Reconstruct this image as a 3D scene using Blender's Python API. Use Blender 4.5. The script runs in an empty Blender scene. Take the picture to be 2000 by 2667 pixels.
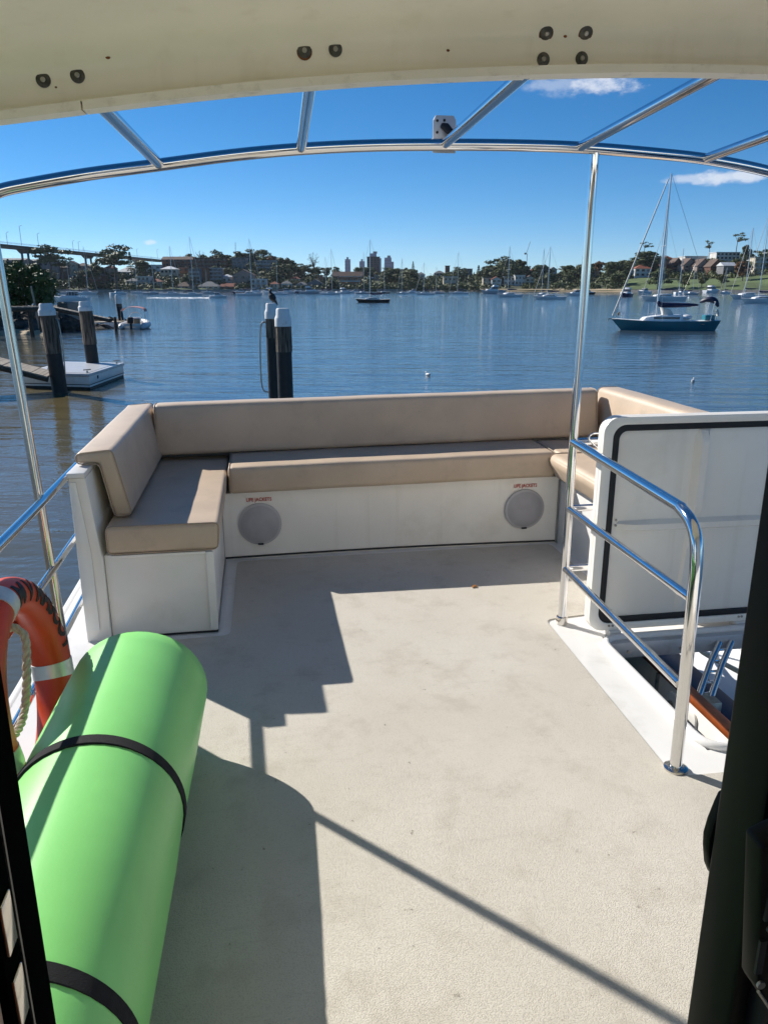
import bpy, bmesh, math, random
from mathutils import Vector, Matrix
random.seed(7)
R = math.radians
SC = bpy.context.scene
COL = SC.collection

# ------------------------------------------------------------------ camera, sky, sun, exposure
EYE = Vector((0, 0, 1.5))
YAW, PITCH = R(9.2), math.atan((1333.5 - 745) / 2000)
cam_d = bpy.data.cameras.new('camera'); cam = bpy.data.objects.new('camera', cam_d); COL.objects.link(cam)
cam.location = EYE; cam.rotation_euler = (R(90) - PITCH, 0, -YAW)
cam_d.sensor_fit = 'VERTICAL'; cam_d.sensor_height = 36; cam_d.lens = 27.0
cam_d.clip_start = 0.02; cam_d.clip_end = 20000
SC.camera = cam
SUNV = Vector((1.02, -1.09, -1.0)).normalized()          # the way the light travels
SUN_EL = math.asin(-SUNV.z); SUN_AZ = math.atan2(-SUNV.x, -SUNV.y)   # azimuth from +Y towards +X
sun_d = bpy.data.lights.new('sun', 'SUN'); sun_d.energy = 5.0; sun_d.angle = R(0.53); sun_d.color = (1, .95, .87)
sun = bpy.data.objects.new('sun', sun_d); COL.objects.link(sun)
sun.rotation_euler = SUNV.to_track_quat('-Z', 'Y').to_euler(); sun.location = (-20, 20, 30)
SC.view_settings.view_transform = 'Standard'; SC.view_settings.look = 'None'
SC.view_settings.exposure = 0.46; SC.view_settings.gamma = 1.0
SC.render.engine = 'CYCLES'
SC.cycles.use_denoising = True
SC.cycles.max_bounces = 8; SC.cycles.sample_clamp_indirect = 6

FW = Vector((math.sin(YAW) * math.cos(PITCH), math.cos(YAW) * math.cos(PITCH), -math.sin(PITCH)))
RT = Vector((math.cos(YAW), -math.sin(YAW), 0)); UP = RT.cross(FW)
PX = 2000 / 1659.0
def ray(x, y):                                             # direction of a point of the view (1659 wide)
    return (FW * 2000 + RT * (x * PX - 1000) + UP * (1333.5 - y * PX)).normalized()
def at(x, y, dist):                                        # the same at a ground distance in metres
    r = ray(x, y); return EYE + r * (dist / math.hypot(r.x, r.y))
WATER = -2.5
def onwater(x, y):
    r = ray(x, y); return EYE + r * ((WATER - EYE.z) / r.z)

# ------------------------------------------------------------------ node helpers
def N(nt, t, **kw):
    n = nt.nodes.new(t)
    for k, v in kw.items():
        if k in n.inputs.keys() if hasattr(n.inputs, 'keys') else False: n.inputs[k].default_value = v
        else: setattr(n, k, v)
    return n
def vmath(nt, op, a, b=None):
    n = nt.nodes.new('ShaderNodeVectorMath'); n.operation = op
    for i, v in enumerate((a, b)):
        if v is None: continue
        if isinstance(v, (tuple, Vector, list)): n.inputs[i].default_value = tuple(v)
        else: nt.links.new(v, n.inputs[i])
    return n
def fmath(nt, op, a, b=None, clamp=False):
    n = nt.nodes.new('ShaderNodeMath'); n.operation = op; n.use_clamp = clamp
    for i, v in enumerate((a, b)):
        if v is None: continue
        if isinstance(v, (int, float)): n.inputs[i].default_value = v
        else: nt.links.new(v, n.inputs[i])
    return n.outputs[0]
def mixc(nt, f, a, b, mode='MIX'):
    n = nt.nodes.new('ShaderNodeMix'); n.data_type = 'RGBA'; n.blend_type = mode
    for i, v in ((0, f), (6, a), (7, b)):
        if isinstance(v, (int, float)): n.inputs[i].default_value = v
        elif isinstance(v, tuple): n.inputs[i].default_value = (*v[:3], 1)
        else: nt.links.new(v, n.inputs[i])
    return n.outputs[2]
def maprange(nt, v, a, b, c=0.0, d=1.0, smooth=True):
    n = nt.nodes.new('ShaderNodeMapRange'); n.interpolation_type = 'SMOOTHSTEP' if smooth else 'LINEAR'
    nt.links.new(v, n.inputs[0])
    for i, x in enumerate((a, b, c, d)): n.inputs[i + 1].default_value = x
    return n.outputs[0]
def noise(nt, vec, scale, detail=3, rough=.55, dist=0.0):
    n = nt.nodes.new('ShaderNodeTexNoise'); nt.links.new(vec, n.inputs['Vector'])
    n.inputs['Scale'].default_value = scale; n.inputs['Detail'].default_value = detail
    n.inputs['Roughness'].default_value = rough; n.inputs['Distortion'].default_value = dist
    return n.outputs['Fac']

# ------------------------------------------------------------------ world: clear sky with a few small clouds
w = bpy.data.worlds.new('World'); SC.world = w; w.use_nodes = True
nt = w.node_tree; nt.nodes.clear()
wo = nt.nodes.new('ShaderNodeOutputWorld'); bg = nt.nodes.new('ShaderNodeBackground')
sky = nt.nodes.new('ShaderNodeTexSky'); sky.sky_type = 'NISHITA'; sky.sun_disc = False
sky.sun_elevation = SUN_EL; sky.sun_rotation = SUN_AZ % (2 * math.pi)
sky.air_density = 0.60; sky.dust_density = 0.0; sky.ozone_density = 9.0; sky.altitude = 0
hs = nt.nodes.new('ShaderNodeHueSaturation'); hs.inputs['Saturation'].default_value = 1.16
nt.links.new(sky.outputs[0], hs.inputs['Color'])
tc = nt.nodes.new('ShaderNodeTexCoord')
dirv = vmath(nt, 'NORMALIZE', tc.outputs['Generated']).outputs[0]
skyc = mixc(nt, 1.0, hs.outputs[0], (1.14, .97, .80), 'MULTIPLY')
cn = noise(nt, vmath(nt, 'MULTIPLY', dirv, (1, 1, 2.0)).outputs[0], 26, 6, .58)
cn2 = noise(nt, vmath(nt, 'MULTIPLY', dirv, (1, 1, 1.6)).outputs[0], 70, 4, .6)
cnm = fmath(nt, 'ADD', fmath(nt, 'MULTIPLY', cn, .7), fmath(nt, 'MULTIPLY', cn2, .3))
clouds = [(ray(1305, 172), .050, .017, 1.0), (ray(1200, 178), .046, .014, .45), (ray(1600, 379), .055, .011, 1.0), (ray(1525, 386), .050, .007, .7), (ray(326, 524), .012, .004, .7)]
rr = random.Random(3)
for k in range(7):                                        # the same sparse cumulus goes on round the rest of the sky
    a = rr.uniform(.75, 5.6); e = rr.uniform(.12, .7)
    clouds.append((Vector((math.sin(a) * math.cos(e), math.cos(a) * math.cos(e), math.sin(e))), rr.uniform(.03, .09), rr.uniform(.008, .025), rr.uniform(.5, 1)))
mask = None
for d, cw, ch, op in clouds:
    rgt = d.cross(Vector((0, 0, 1))).normalized(); upv = rgt.cross(d)
    df = vmath(nt, 'SUBTRACT', dirv, d).outputs[0]
    u = vmath(nt, 'DOT_PRODUCT', df, rgt / cw).outputs['Value']; v = vmath(nt, 'DOT_PRODUCT', df, upv / ch).outputs['Value']
    dd = vmath(nt, 'DOT_PRODUCT', df, df).outputs['Value']
    r2 = fmath(nt, 'ADD', fmath(nt, 'MULTIPLY', u, u), fmath(nt, 'MULTIPLY', v, v))
    r2 = fmath(nt, 'ADD', r2, fmath(nt, 'MULTIPLY', dd, 4))
    m = fmath(nt, 'SUBTRACT', 1.0, fmath(nt, 'SQRT', r2))
    m = fmath(nt, 'ADD', m, fmath(nt, 'MULTIPLY', fmath(nt, 'SUBTRACT', cnm, .5), 3.2))
    m = fmath(nt, 'MULTIPLY', maprange(nt, m, .05, .75), op * .68)
    m = fmath(nt, 'MULTIPLY', m, maprange(nt, fmath(nt, 'SQRT', r2), 1.35, .8))
    mask = m if mask is None else fmath(nt, 'MAXIMUM', mask, m)
skyc = mixc(nt, mask, skyc, (6.6, 6.7, 7.0))
nt.links.new(skyc, bg.inputs[0]); bg.inputs[1].default_value = 0.106
nt.links.new(bg.outputs[0], wo.inputs[0])

# ------------------------------------------------------------------ materials
MATS = {}
def srgb(r, g, b):
    return tuple(((c / 255) / 12.92 if c / 255 <= .04045 else ((c / 255 + .055) / 1.055) ** 2.4) for c in (r, g, b))
def M(name, col, rough=.5, metal=0.0, var=.08, vscale=3.0, bump=0.0, bscale=60.0, bdist=.002, dirt=0.0, dirtcol=(.12, .10, .07), dscale=6.0, coat=0.0, spec=.5, detail=4, streak=0.0):
    if name in MATS: return MATS[name]
    m = bpy.data.materials.new(name); m.use_nodes = True; nt = m.node_tree
    p = nt.nodes['Principled BSDF']; tc = nt.nodes.new('ShaderNodeTexCoord'); vec = tc.outputs['Object']
    nz = noise(nt, vec, vscale, detail)
    lo = tuple(c * (1 - var) for c in col); hi = tuple(min(1, c * (1 + var)) for c in col)
    c = mixc(nt, maprange(nt, nz, .3, .7), lo, hi)
    if dirt:
        dn = noise(nt, vec, dscale, 6, .65)
        c = mixc(nt, fmath(nt, 'MULTIPLY', maprange(nt, dn, .52, .75), dirt), c, dirtcol)
    if streak:
        sn = noise(nt, vmath(nt, 'MULTIPLY', vec, (14, 14, .7)).outputs[0], 1.0, 4, .6)
        c = mixc(nt, fmath(nt, 'MULTIPLY', maprange(nt, sn, .55, .72), streak), c, dirtcol)
    nt.links.new(c, p.inputs['Base Color'])
    p.inputs['Roughness'].default_value = rough; p.inputs['Metallic'].default_value = metal
    p.inputs['Coat Weight'].default_value = coat; p.inputs['Coat Roughness'].default_value = .08
    p.inputs['Specular IOR Level'].default_value = spec
    if bump:
        b = nt.nodes.new('ShaderNodeBump'); b.inputs['Strength'].default_value = bump; b.inputs['Distance'].default_value = bdist
        nt.links.new(noise(nt, vec, bscale, 3), b.inputs['Height']); nt.links.new(b.outputs[0], p.inputs['Normal'])
    MATS[name] = m; return m

M('gelcoat', (.74, .73, .71), .28, var=.03, dirt=.35, dirtcol=(.45, .43, .38), dscale=4)
M('gelcoat_panel', (.87, .855, .82), .22, var=.03, dirt=.25, dirtcol=(.55, .54, .50), dscale=2.5)
M('gelcoat_warm_bounce', (.88, .845, .78), .26, var=.03, dirt=.3, dirtcol=(.55, .50, .40), dscale=2.5, streak=.14)  # gelcoat copy for shaded panels, warm bounce light put into its base colour
M('cream', (.95, .885, .735), .42, var=.04, vscale=1.8, dirt=.35, dirtcol=(.66, .57, .40), dscale=2.2, streak=.16)
M('cream_trim', (.90, .85, .74), .4, var=.04, dirt=.4, dirtcol=(.25, .20, .13), dscale=14)
M('vinyl', (.55, .43, .315), .46, var=.07, vscale=4, bump=.5, bscale=26, bdist=.0022, dirt=.22, dirtcol=(.25, .20, .16), dscale=9)
M('piping', (.38, .29, .21), .5)
M('steel', (.74, .74, .75), .075, 1.0, var=.03, vscale=5, bump=.05, bscale=9, bdist=.002)
M('steel_worn', (.66, .63, .58), .16, 1.0, var=.10, vscale=7, dirt=.35, dirtcol=(.30, .19, .09), dscale=9)
M('dull_steel', (.36, .35, .32), .38, .9, var=.2, vscale=40)
M('bolt_dark', (.09, .088, .08), .45, .6, var=.3, vscale=60)
M('rust', (.20, .07, .02), .9, var=.4, vscale=60)
M('black_rubber', (.012, .012, .013), .6, var=.2)
M('matte_black', (.005, .005, .005), .95, spec=.0)
M('black_gloss', (.005, .006, .005), .45, var=.15, spec=.12)
M('black_strap', (.008, .008, .010), .95, var=.3, vscale=90, bump=.8, bscale=350, bdist=.0015)
M('foam', (.26, .70, .20), .38, var=.06, vscale=3, bump=.20, bscale=150, bdist=.0014)
M('foam_edge', (.22, .66, .20), .6)
M('ring_orange', (.56, .052, .010), .42, var=.12, vscale=5, bump=.15, bscale=30, bdist=.002, dirt=.3, dirtcol=(.30, .04, .015), dscale=7)
M('reflective', (.62, .64, .62), .35, .35, var=.08, vscale=20, bump=.3, bscale=120)
M('rope', (.52, .48, .38), .85, var=.15, vscale=60, bump=.6, bscale=240)
M('ink_black', (.015, .013, .012), .6, var=.2)
M('ink_red', (.45, .04, .02), .5)
M('grey_cover', (.40, .39, .41), .5, var=.06, vscale=12, bump=.2, bscale=200, bdist=.0008)
M('grey_rim', (.47, .46, .47), .4)
M('teak', (.26, .062, .014), .35, var=.3, vscale=14, coat=.2)
M('alu_grey', (.50, .52, .55), .4, .3, var=.06, dirt=.4, dirtcol=(.22, .2, .18), dscale=9)
M('under_dark', (.05, .05, .05), .8)
M('navy', (.012, .018, .055), .5)
M('white_paint', (.78, .78, .76), .4, var=.05, dirt=.5, dirtcol=(.35, .30, .22), dscale=5)
M('pile_cap', (.76, .76, .74), .5, var=.06, vscale=4, dirt=.6, dirtcol=(.35, .30, .24), dscale=3)
M('pile_black', (.010, .010, .010), .55, var=.3, vscale=6, bump=.5, bscale=8, bdist=.03)
M('plank', (.34, .29, .23), .8, var=.22, vscale=6, bump=.4, bscale=20)
M('dark_timber', (.06, .045, .032), .85, var=.35, vscale=3, bump=.6, bscale=6, bdist=.05)
M('rock', (.075, .062, .05), .9, var=.5, vscale=1.2, bump=1, bscale=4, bdist=.15)
M('concrete', (.30, .28, .25), .85, var=.2, vscale=.6, dirt=.5, dscale=.5)
M('sand', (.42, .33, .21), .9, var=.12, vscale=.1)
M('grass', (.085, .125, .04), .9, var=.35, vscale=.06, detail=6)
M('soil', (.05, .065, .028), .95, var=.4, vscale=.04, detail=6)
M('yacht_white', (.74, .75, .76), .35, var=.04)
M('yacht_grey', (.42, .44, .47), .4, var=.06)
M('yacht_teal', (.018, .15, .19), .3, var=.10, vscale=.8, dirt=.2, dirtcol=(.03, .07, .07), dscale=1.5)
M('yacht_black', (.015, .02, .022), .4)
M('yacht_navy', (.02, .03, .09), .4)
M('sail_navy', (.012, .016, .06), .7, bump=.8, bscale=5, bdist=.05)
M('sail_cloth', (.62, .60, .55), .7, var=.08)
M('mast', (.60, .61, .62), .35, .5)
M('glass_dark', (.02, .026, .035), .12, var=.1)
M('glass_boat', (.04, .05, .07), .15)
M('bimini', (.50, .20, .17), .7)
M('tube_grey', (.58, .60, .62), .5)
M('seat_tan', (.36, .24, .13), .6)
M('foam_white', (.8, .82, .84), .9, var=.15, vscale=.5)
M('bark', (.11, .09, .07), .9, var=.3, vscale=2)
M('bird_dark', (.02, .02, .022), .6); M('bird_white', (.7, .7, .7), .6); M('bill', (.35, .25, .10), .5)
M('cloud_leaf', (.28, .12, .03), .8)

def rough_pile():                                          # weathered, vertically split timber
    m = bpy.data.materials.new('pile_timber'); m.use_nodes = True; nt = m.node_tree; p = nt.nodes['Principled BSDF']
    tc = nt.nodes.new('ShaderNodeTexCoord'); v = vmath(nt, 'MULTIPLY', tc.outputs['Object'], (22, 22, 1.3)).outputs[0]
    nz = noise(nt, v, 1.0, 5, .6, .5)
    c = mixc(nt, maprange(nt, nz, .35, .65), (.028, .021, .016), (.21, .165, .125)); nt.links.new(c, p.inputs['Base Color'])
    p.inputs['Roughness'].default_value = .9
    b = nt.nodes.new('ShaderNodeBump'); b.inputs['Distance'].default_value = .04; nt.links.new(nz, b.inputs['Height']); nt.links.new(b.outputs[0], p.inputs['Normal'])
    MATS['pile_timber'] = m
rough_pile()
def leaf_mat(name, c1, c2, c3):
    m = bpy.data.materials.new(name); m.use_nodes = True; nt = m.node_tree; p = nt.nodes['Principled BSDF']
    oi = nt.nodes.new('ShaderNodeObjectInfo'); geo = nt.nodes.new('ShaderNodeNewGeometry')
    c = mixc(nt, geo.outputs['Random Per Island'], c1, c2); c = mixc(nt, fmath(nt, 'MULTIPLY', oi.outputs['Random'], .6), c, c3)
    nt.links.new(c, p.inputs['Base Color']); p.inputs['Roughness'].default_value = .6; p.inputs['Specular IOR Level'].default_value = .25
    MATS[name] = m
leaf_mat('leaf_dark', (.042, .064, .024), (.13, .165, .060), (.10, .105, .040))
leaf_mat('leaf_mid', (.050, .075, .024), (.135, .165, .055), (.115, .105, .04))
leaf_mat('leaf_mangrove', (.035, .065, .018), (.11, .16, .045), (.07, .11, .035))
leaf_mat('leaf_rust', (.13, .06, .022), (.22, .10, .035), (.15, .07, .03))
leaf_mat('leaf_bare', (.10, .085, .06), (.16, .14, .10), (.10, .09, .06))

def deck_mat():                                            # pebbled non-skid paint, walked grey in patches
    m = bpy.data.materials.new('nonskid'); m.use_nodes = True; nt = m.node_tree; p = nt.nodes['Principled BSDF']
    tc = nt.nodes.new('ShaderNodeTexCoord'); v = tc.outputs['Object']
    fine = noise(nt, v, 330, 2, .5, .6); grain = noise(nt, v, 520, 2, .6)
    big = noise(nt, v, 1.6, 5, .6); mid = noise(nt, v, 7, 5, .65); spk = noise(nt, v, 28, 3, .7); scr = noise(nt, vmath(nt, 'MULTIPLY', v, (3, 30, 3)).outputs[0], 1.5, 4, .7)
    c = mixc(nt, maprange(nt, big, .3, .7), (.55, .510, .440), (.61, .57, .50))
    c = mixc(nt, fmath(nt, 'MULTIPLY', maprange(nt, mid, .48, .72), .42), c, (.40, .355, .29))
    c = mixc(nt, fmath(nt, 'MULTIPLY', maprange(nt, scr, .58, .75), .25), c, (.36, .33, .29))
    c = mixc(nt, fmath(nt, 'MULTIPLY', maprange(nt, fine, .47, .36), .35), c, (.30, .265, .21))
    c = mixc(nt, fmath(nt, 'MULTIPLY', maprange(nt, spk, .70, .76), .7), c, (.17, .15, .12))
    nt.links.new(c, p.inputs['Base Color']); p.inputs['Roughness'].default_value = .75; p.inputs['Specular IOR Level'].default_value = .3
    h = fmath(nt, 'ADD', maprange(nt, fine, .36, .56), fmath(nt, 'MULTIPLY', grain, .25))
    b = nt.nodes.new('ShaderNodeBump'); b.inputs['Strength'].default_value = .6; b.inputs['Distance'].default_value = .0012
    nt.links.new(h, b.inputs['Height']); nt.links.new(b.outputs[0], p.inputs['Normal']); MATS['nonskid'] = m
deck_mat()
def water_mat():
    m = bpy.data.materials.new('water'); m.use_nodes = True; nt = m.node_tree; p = nt.nodes['Principled BSDF']
    tc = nt.nodes.new('ShaderNodeTexCoord'); v = tc.outputs['Object']
    rot = nt.nodes.new('ShaderNodeMapping'); rot.inputs['Rotation'].default_value = (0, 0, YAW + R(4)); nt.links.new(v, rot.inputs['Vector']); v = rot.outputs[0]
    patch = noise(nt, v, .018, 3, .5)
    a = noise(nt, vmath(nt, 'MULTIPLY', v, (.22, .95, 1)).outputs[0], .9, 3, .5, .4)
    b_ = noise(nt, vmath(nt, 'MULTIPLY', v, (.75, 1.25, 1)).outputs[0], 2.4, 3, .6, .5)
    c_ = noise(nt, vmath(nt, 'MULTIPLY', v, (.12, .42, 1)).outputs[0], .5, 2, .5)
    h = fmath(nt, 'ADD', fmath(nt, 'MULTIPLY', a, .85), fmath(nt, 'MULTIPLY', c_, .9))
    h = fmath(nt, 'ADD', h, fmath(nt, 'MULTIPLY', b_, fmath(nt, 'MULTIPLY', maprange(nt, patch, .3, .65, .10, .26), 1.0)))
    d_ = noise(nt, vmath(nt, 'MULTIPLY', v, (.8, 1.15, 1)).outputs[0], 8.5, 2, .5)
    h = fmath(nt, 'ADD', h, fmath(nt, 'MULTIPLY', d_, .07))
    bp = nt.nodes.new('ShaderNodeBump'); bp.inputs['Strength'].default_value = 1; bp.inputs['Distance'].default_value = .095
    nt.links.new(h, bp.inputs['Height']); nt.links.new(bp.outputs[0], p.inputs['Normal'])
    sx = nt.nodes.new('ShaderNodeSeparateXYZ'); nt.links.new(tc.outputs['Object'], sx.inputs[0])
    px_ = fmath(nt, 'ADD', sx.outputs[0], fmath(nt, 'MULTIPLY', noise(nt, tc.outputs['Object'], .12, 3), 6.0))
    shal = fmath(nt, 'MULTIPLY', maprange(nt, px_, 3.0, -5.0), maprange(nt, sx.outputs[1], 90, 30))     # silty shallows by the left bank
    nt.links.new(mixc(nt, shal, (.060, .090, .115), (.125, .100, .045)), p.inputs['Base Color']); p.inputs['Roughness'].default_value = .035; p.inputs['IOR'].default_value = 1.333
    MATS['water'] = m
water_mat()

# ------------------------------------------------------------------ mesh helpers
class MB:
    def __init__(s): s.v = []; s.f = []
    def add(s, vs, fs):
        o = len(s.v); s.v += [Vector(v) for v in vs]; s.f += [tuple(i + o for i in f) for f in fs]; return s
    def box(s, a, b, mtx=None):
        x0, y0, z0 = a; x1, y1, z1 = b
        vs = [Vector(p) for p in ((x0, y0, z0), (x1, y0, z0), (x1, y1, z0), (x0, y1, z0), (x0, y0, z1), (x1, y0, z1), (x1, y1, z1), (x0, y1, z1))]
        if mtx: vs = [mtx @ v for v in vs]
        return s.add(vs, [(3, 2, 1, 0), (4, 5, 6, 7), (0, 1, 5, 4), (1, 2, 6, 5), (2, 3, 7, 6), (3, 0, 4, 7)])
    def tube(s, pts, r, n=10, cap=True):
        pts = [Vector(p) for p in pts]; rs = r if isinstance(r, (list, tuple)) else [r] * len(pts)
        t0 = (pts[1] - pts[0]).normalized(); nrm = t0.orthogonal().normalized(); o = len(s.v); k = len(pts)
        for i, p in enumerate(pts):
            t = (pts[min(i + 1, k - 1)] - pts[max(i - 1, 0)]).normalized()
            nrm = (nrm - t * nrm.dot(t)).normalized(); bn = t.cross(nrm)
            for j in range(n):
                a = 2 * math.pi * j / n; s.v.append(p + (nrm * math.cos(a) + bn * math.sin(a)) * rs[i])
        for i in range(k - 1):
            for j in range(n):
                j2 = (j + 1) % n; s.f.append((o + i * n + j, o + i * n + j2, o + (i + 1) * n + j2, o + (i + 1) * n + j))
        if cap:
            s.f.append(tuple(o + j for j in reversed(range(n)))); s.f.append(tuple(o + (k - 1) * n + j for j in range(n)))
        return s
    def lathe(s, prof, c=(0, 0, 0), axis='z', n=24):          # prof: list of (radius, height)
        c = Vector(c); o = len(s.v)
        for r, h in prof:
            for j in range(n):
                a = 2 * math.pi * j / n; x, y = r * math.cos(a), r * math.sin(a)
                s.v.append(c + (Vector((x, y, h)) if axis == 'z' else Vector((x, h, y)) if axis == 'y' else Vector((h, x, y))))
        for i in range(len(prof) - 1):
            for j in range(n):
                j2 = (j + 1) % n; s.f.append((o + i * n + j, o + i * n + j2, o + (i + 1) * n + j2, o + (i + 1) * n + j))
        s.f.append(tuple(o + j for j in reversed(range(n)))); s.f.append(tuple(o + (len(prof) - 1) * n + j for j in range(n)))
        return s
    def prism(s, poly, axis, a, b):                          # poly of (u,v): axis x -> (y,z), y -> (x,z), z -> (x,y)
        def P(u, v, w): return {'x': (w, u, v), 'y': (u, w, v), 'z': (u, v, w)}[axis]
        n = len(poly); vs = [P(u, v, a) for u, v in poly] + [P(u, v, b) for u, v in poly]
        return s.add(vs, [tuple(range(n)), tuple(range(2 * n - 1, n - 1, -1))] + [(i, i + n, (i + 1) % n + n, (i + 1) % n) for i in range(n)])
    def grid(s, rows):
        o = len(s.v); m = len(rows[0])
        for r in rows: s.v += [Vector(p) for p in r]
        for i in range(len(rows) - 1):
            for j in range(m - 1): s.f.append((o + i * m + j, o + i * m + j + 1, o + (i + 1) * m + j + 1, o + (i + 1) * m + j))
        return s
    def ball(s, c, r, n=10, m=7):
        c = Vector(c); r = Vector(r) if not isinstance(r, (int, float)) else Vector((r, r, r))
        pr = [[c + Vector((r.x * math.sin(math.pi * i / m) * math.cos(2 * math.pi * j / n), r.y * math.sin(math.pi * i / m) * math.sin(2 * math.pi * j / n), r.z * math.cos(math.pi * i / m))) for j in range(n + 1)] for i in range(m + 1)]
        return s.grid(pr)
    def mesh(s, name, off=Vector((0, 0, 0)), smooth=False, bevel=0, seg=2, angle=40, normals=True):
        me = bpy.data.meshes.new(name); me.from_pydata([tuple(v - off) for v in s.v], [], s.f)
        bm = bmesh.new(); bm.from_mesh(me)
        if normals: bmesh.ops.remove_doubles(bm, verts=bm.verts, dist=1e-6); bmesh.ops.recalc_face_normals(bm, faces=bm.faces)
        if bevel:
            es = [e for e in bm.edges if len(e.link_faces) == 2 and e.calc_face_angle(0) > R(25)]
            bmesh.ops.bevel(bm, geom=es, offset=bevel, segments=seg, profile=.5, affect='EDGES', clamp_overlap=True)
        for f in bm.faces: f.smooth = smooth or bool(bevel)
        if smooth or bevel:
            for e in bm.edges: e.smooth = not (len(e.link_faces) == 2 and e.calc_face_angle(0) > R(angle))
        bm.to_mesh(me); bm.free(); return me
    def build(s, name, mat, parent=None, origin=None, local=False, **kw):
        off = Vector((0, 0, 0))
        if not local:
            if parent is not None:
                off = WL.get(parent.name, Vector((0, 0, 0)))
            elif origin is not None: off = Vector(origin)
            elif s.v:
                lo = [min(v[i] for v in s.v) for i in range(3)]; hi = [max(v[i] for v in s.v) for i in range(3)]
                off = Vector(((lo[0] + hi[0]) / 2, (lo[1] + hi[1]) / 2, lo[2]))
        me = s.mesh(name, off, **kw)
        return link(name, me, mat, parent, None if parent is not None or local else off, off)
WL = {}
def link(name, me, mat, parent=None, loc=None, wl=None):
    o = bpy.data.objects.new(name, me); COL.objects.link(o)
    if mat is not None and not me.materials: me.materials.append(MATS[mat] if isinstance(mat, str) else mat)
    if parent is not None: o.parent = parent
    if loc is not None: o.location = loc
    WL[o.name] = Vector(wl) if wl is not None else Vector((0, 0, 0))
    return o
def tag(o, label=None, cat=None, group=None, kind=None):
    if label: o['label'] = label
    if cat: o['category'] = cat
    if group: o['group'] = group
    if kind: o['kind'] = kind
    return o
def thing(name, loc, label, cat, group=None, rz=0.0):
    o = bpy.data.objects.new(name, None); COL.objects.link(o); o.location = loc; o.rotation_euler = (0, 0, rz); o.empty_display_size = .2
    WL[o.name] = Vector(loc); return tag(o, label, cat, group)
def copy_tree(o, parent=None):
    c = o.copy(); COL.objects.link(c); c.parent = parent; WL[c.name] = WL.get(o.name, Vector((0, 0, 0)))
    for ch in o.children: copy_tree(ch, c)
    return c
def arcpts(c, r, a0, a1, n, u, v):
    c, u, v = Vector(c), Vector(u), Vector(v)
    return [c + (u * math.cos(a0 + (a1 - a0) * i / n) + v * math.sin(a0 + (a1 - a0) * i / n)) * r for i in range(n + 1)]
def rrect(x0, z0, x1, z1, r, n=6):
    pts = []
    for cx_, cz_, a in ((x1 - r, z1 - r, 0), (x0 + r, z1 - r, 90), (x0 + r, z0 + r, 180), (x1 - r, z0 + r, 270)):
        pts += [(cx_ + r * math.cos(R(a + 90 * i / n)), cz_ + r * math.sin(R(a + 90 * i / n))) for i in range(n + 1)]
    return pts
def ring_prism(mb, outer, inner, axis, a, b):                # a frame between two outlines of equal count
    def P(u, v, w): return {'x': (w, u, v), 'y': (u, w, v), 'z': (u, v, w)}[axis]
    n = len(outer); vs = [P(u, v, a) for u, v in outer] + [P(u, v, a) for u, v in inner] + [P(u, v, b) for u, v in outer] + [P(u, v, b) for u, v in inner]
    fs = []
    for i in range(n):
        j = (i + 1) % n
        fs += [(i, j, n + j, n + i), (2 * n + i, 3 * n + i, 3 * n + j, 2 * n + j), (i, 2 * n + i, 2 * n + j, j), (n + i, n + j, 3 * n + j, 3 * n + i)]
    return mb.add(vs, fs)
def text_mesh(body, size, bold=0.0, depth=.0006, cuts=0, sx=1.0):
    cu = bpy.data.curves.new('t', 'FONT'); cu.body = body; cu.size = size; cu.offset = bold; cu.extrude = depth; cu.align_x = 'CENTER'; cu.resolution_u = 3
    ob = bpy.data.objects.new('t', cu); COL.objects.link(ob)
    me = bpy.data.meshes.new_from_object(ob.evaluated_get(bpy.context.evaluated_depsgraph_get()))
    bpy.data.objects.remove(ob); bpy.data.curves.remove(cu)
    bm = bmesh.new(); bm.from_mesh(me)
    if cuts:
        bmesh.ops.triangulate(bm, faces=bm.faces)
        for _ in range(cuts):
            bmesh.ops.subdivide_edges(bm, edges=[e for e in bm.edges if e.calc_length() > size * .12], cuts=1); bmesh.ops.triangulate(bm, faces=bm.faces)
    for v in bm.verts: v.co.x *= sx
    bm.to_mesh(me); bm.free(); return me
def smooth_path(pts, sub=5):
    P = [Vector(p) for p in pts]; out = []
    for i in range(len(P) - 1):
        p0, p1, p2, p3 = P[max(i - 1, 0)], P[i], P[i + 1], P[min(i + 2, len(P) - 1)]
        for k in range(sub):
            t = k / sub; out.append(.5 * ((2 * p1) + (p2 - p0) * t + (2 * p0 - 5 * p1 + 4 * p2 - p3) * t * t + (3 * p1 - p0 - 3 * p2 + p3) * t ** 3))
    return out + [P[-1]]
# ================================================================== large structure: water, far land
mbw = MB()
ws = [-9000, -2500, -700, -200, -60, 0, 60, 200, 700, 2500, 9000]
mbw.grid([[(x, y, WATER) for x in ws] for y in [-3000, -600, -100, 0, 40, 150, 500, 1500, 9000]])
tag(mbw.build('water', 'water', origin=(0, 0, WATER), normals=False), kind='structure')

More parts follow.
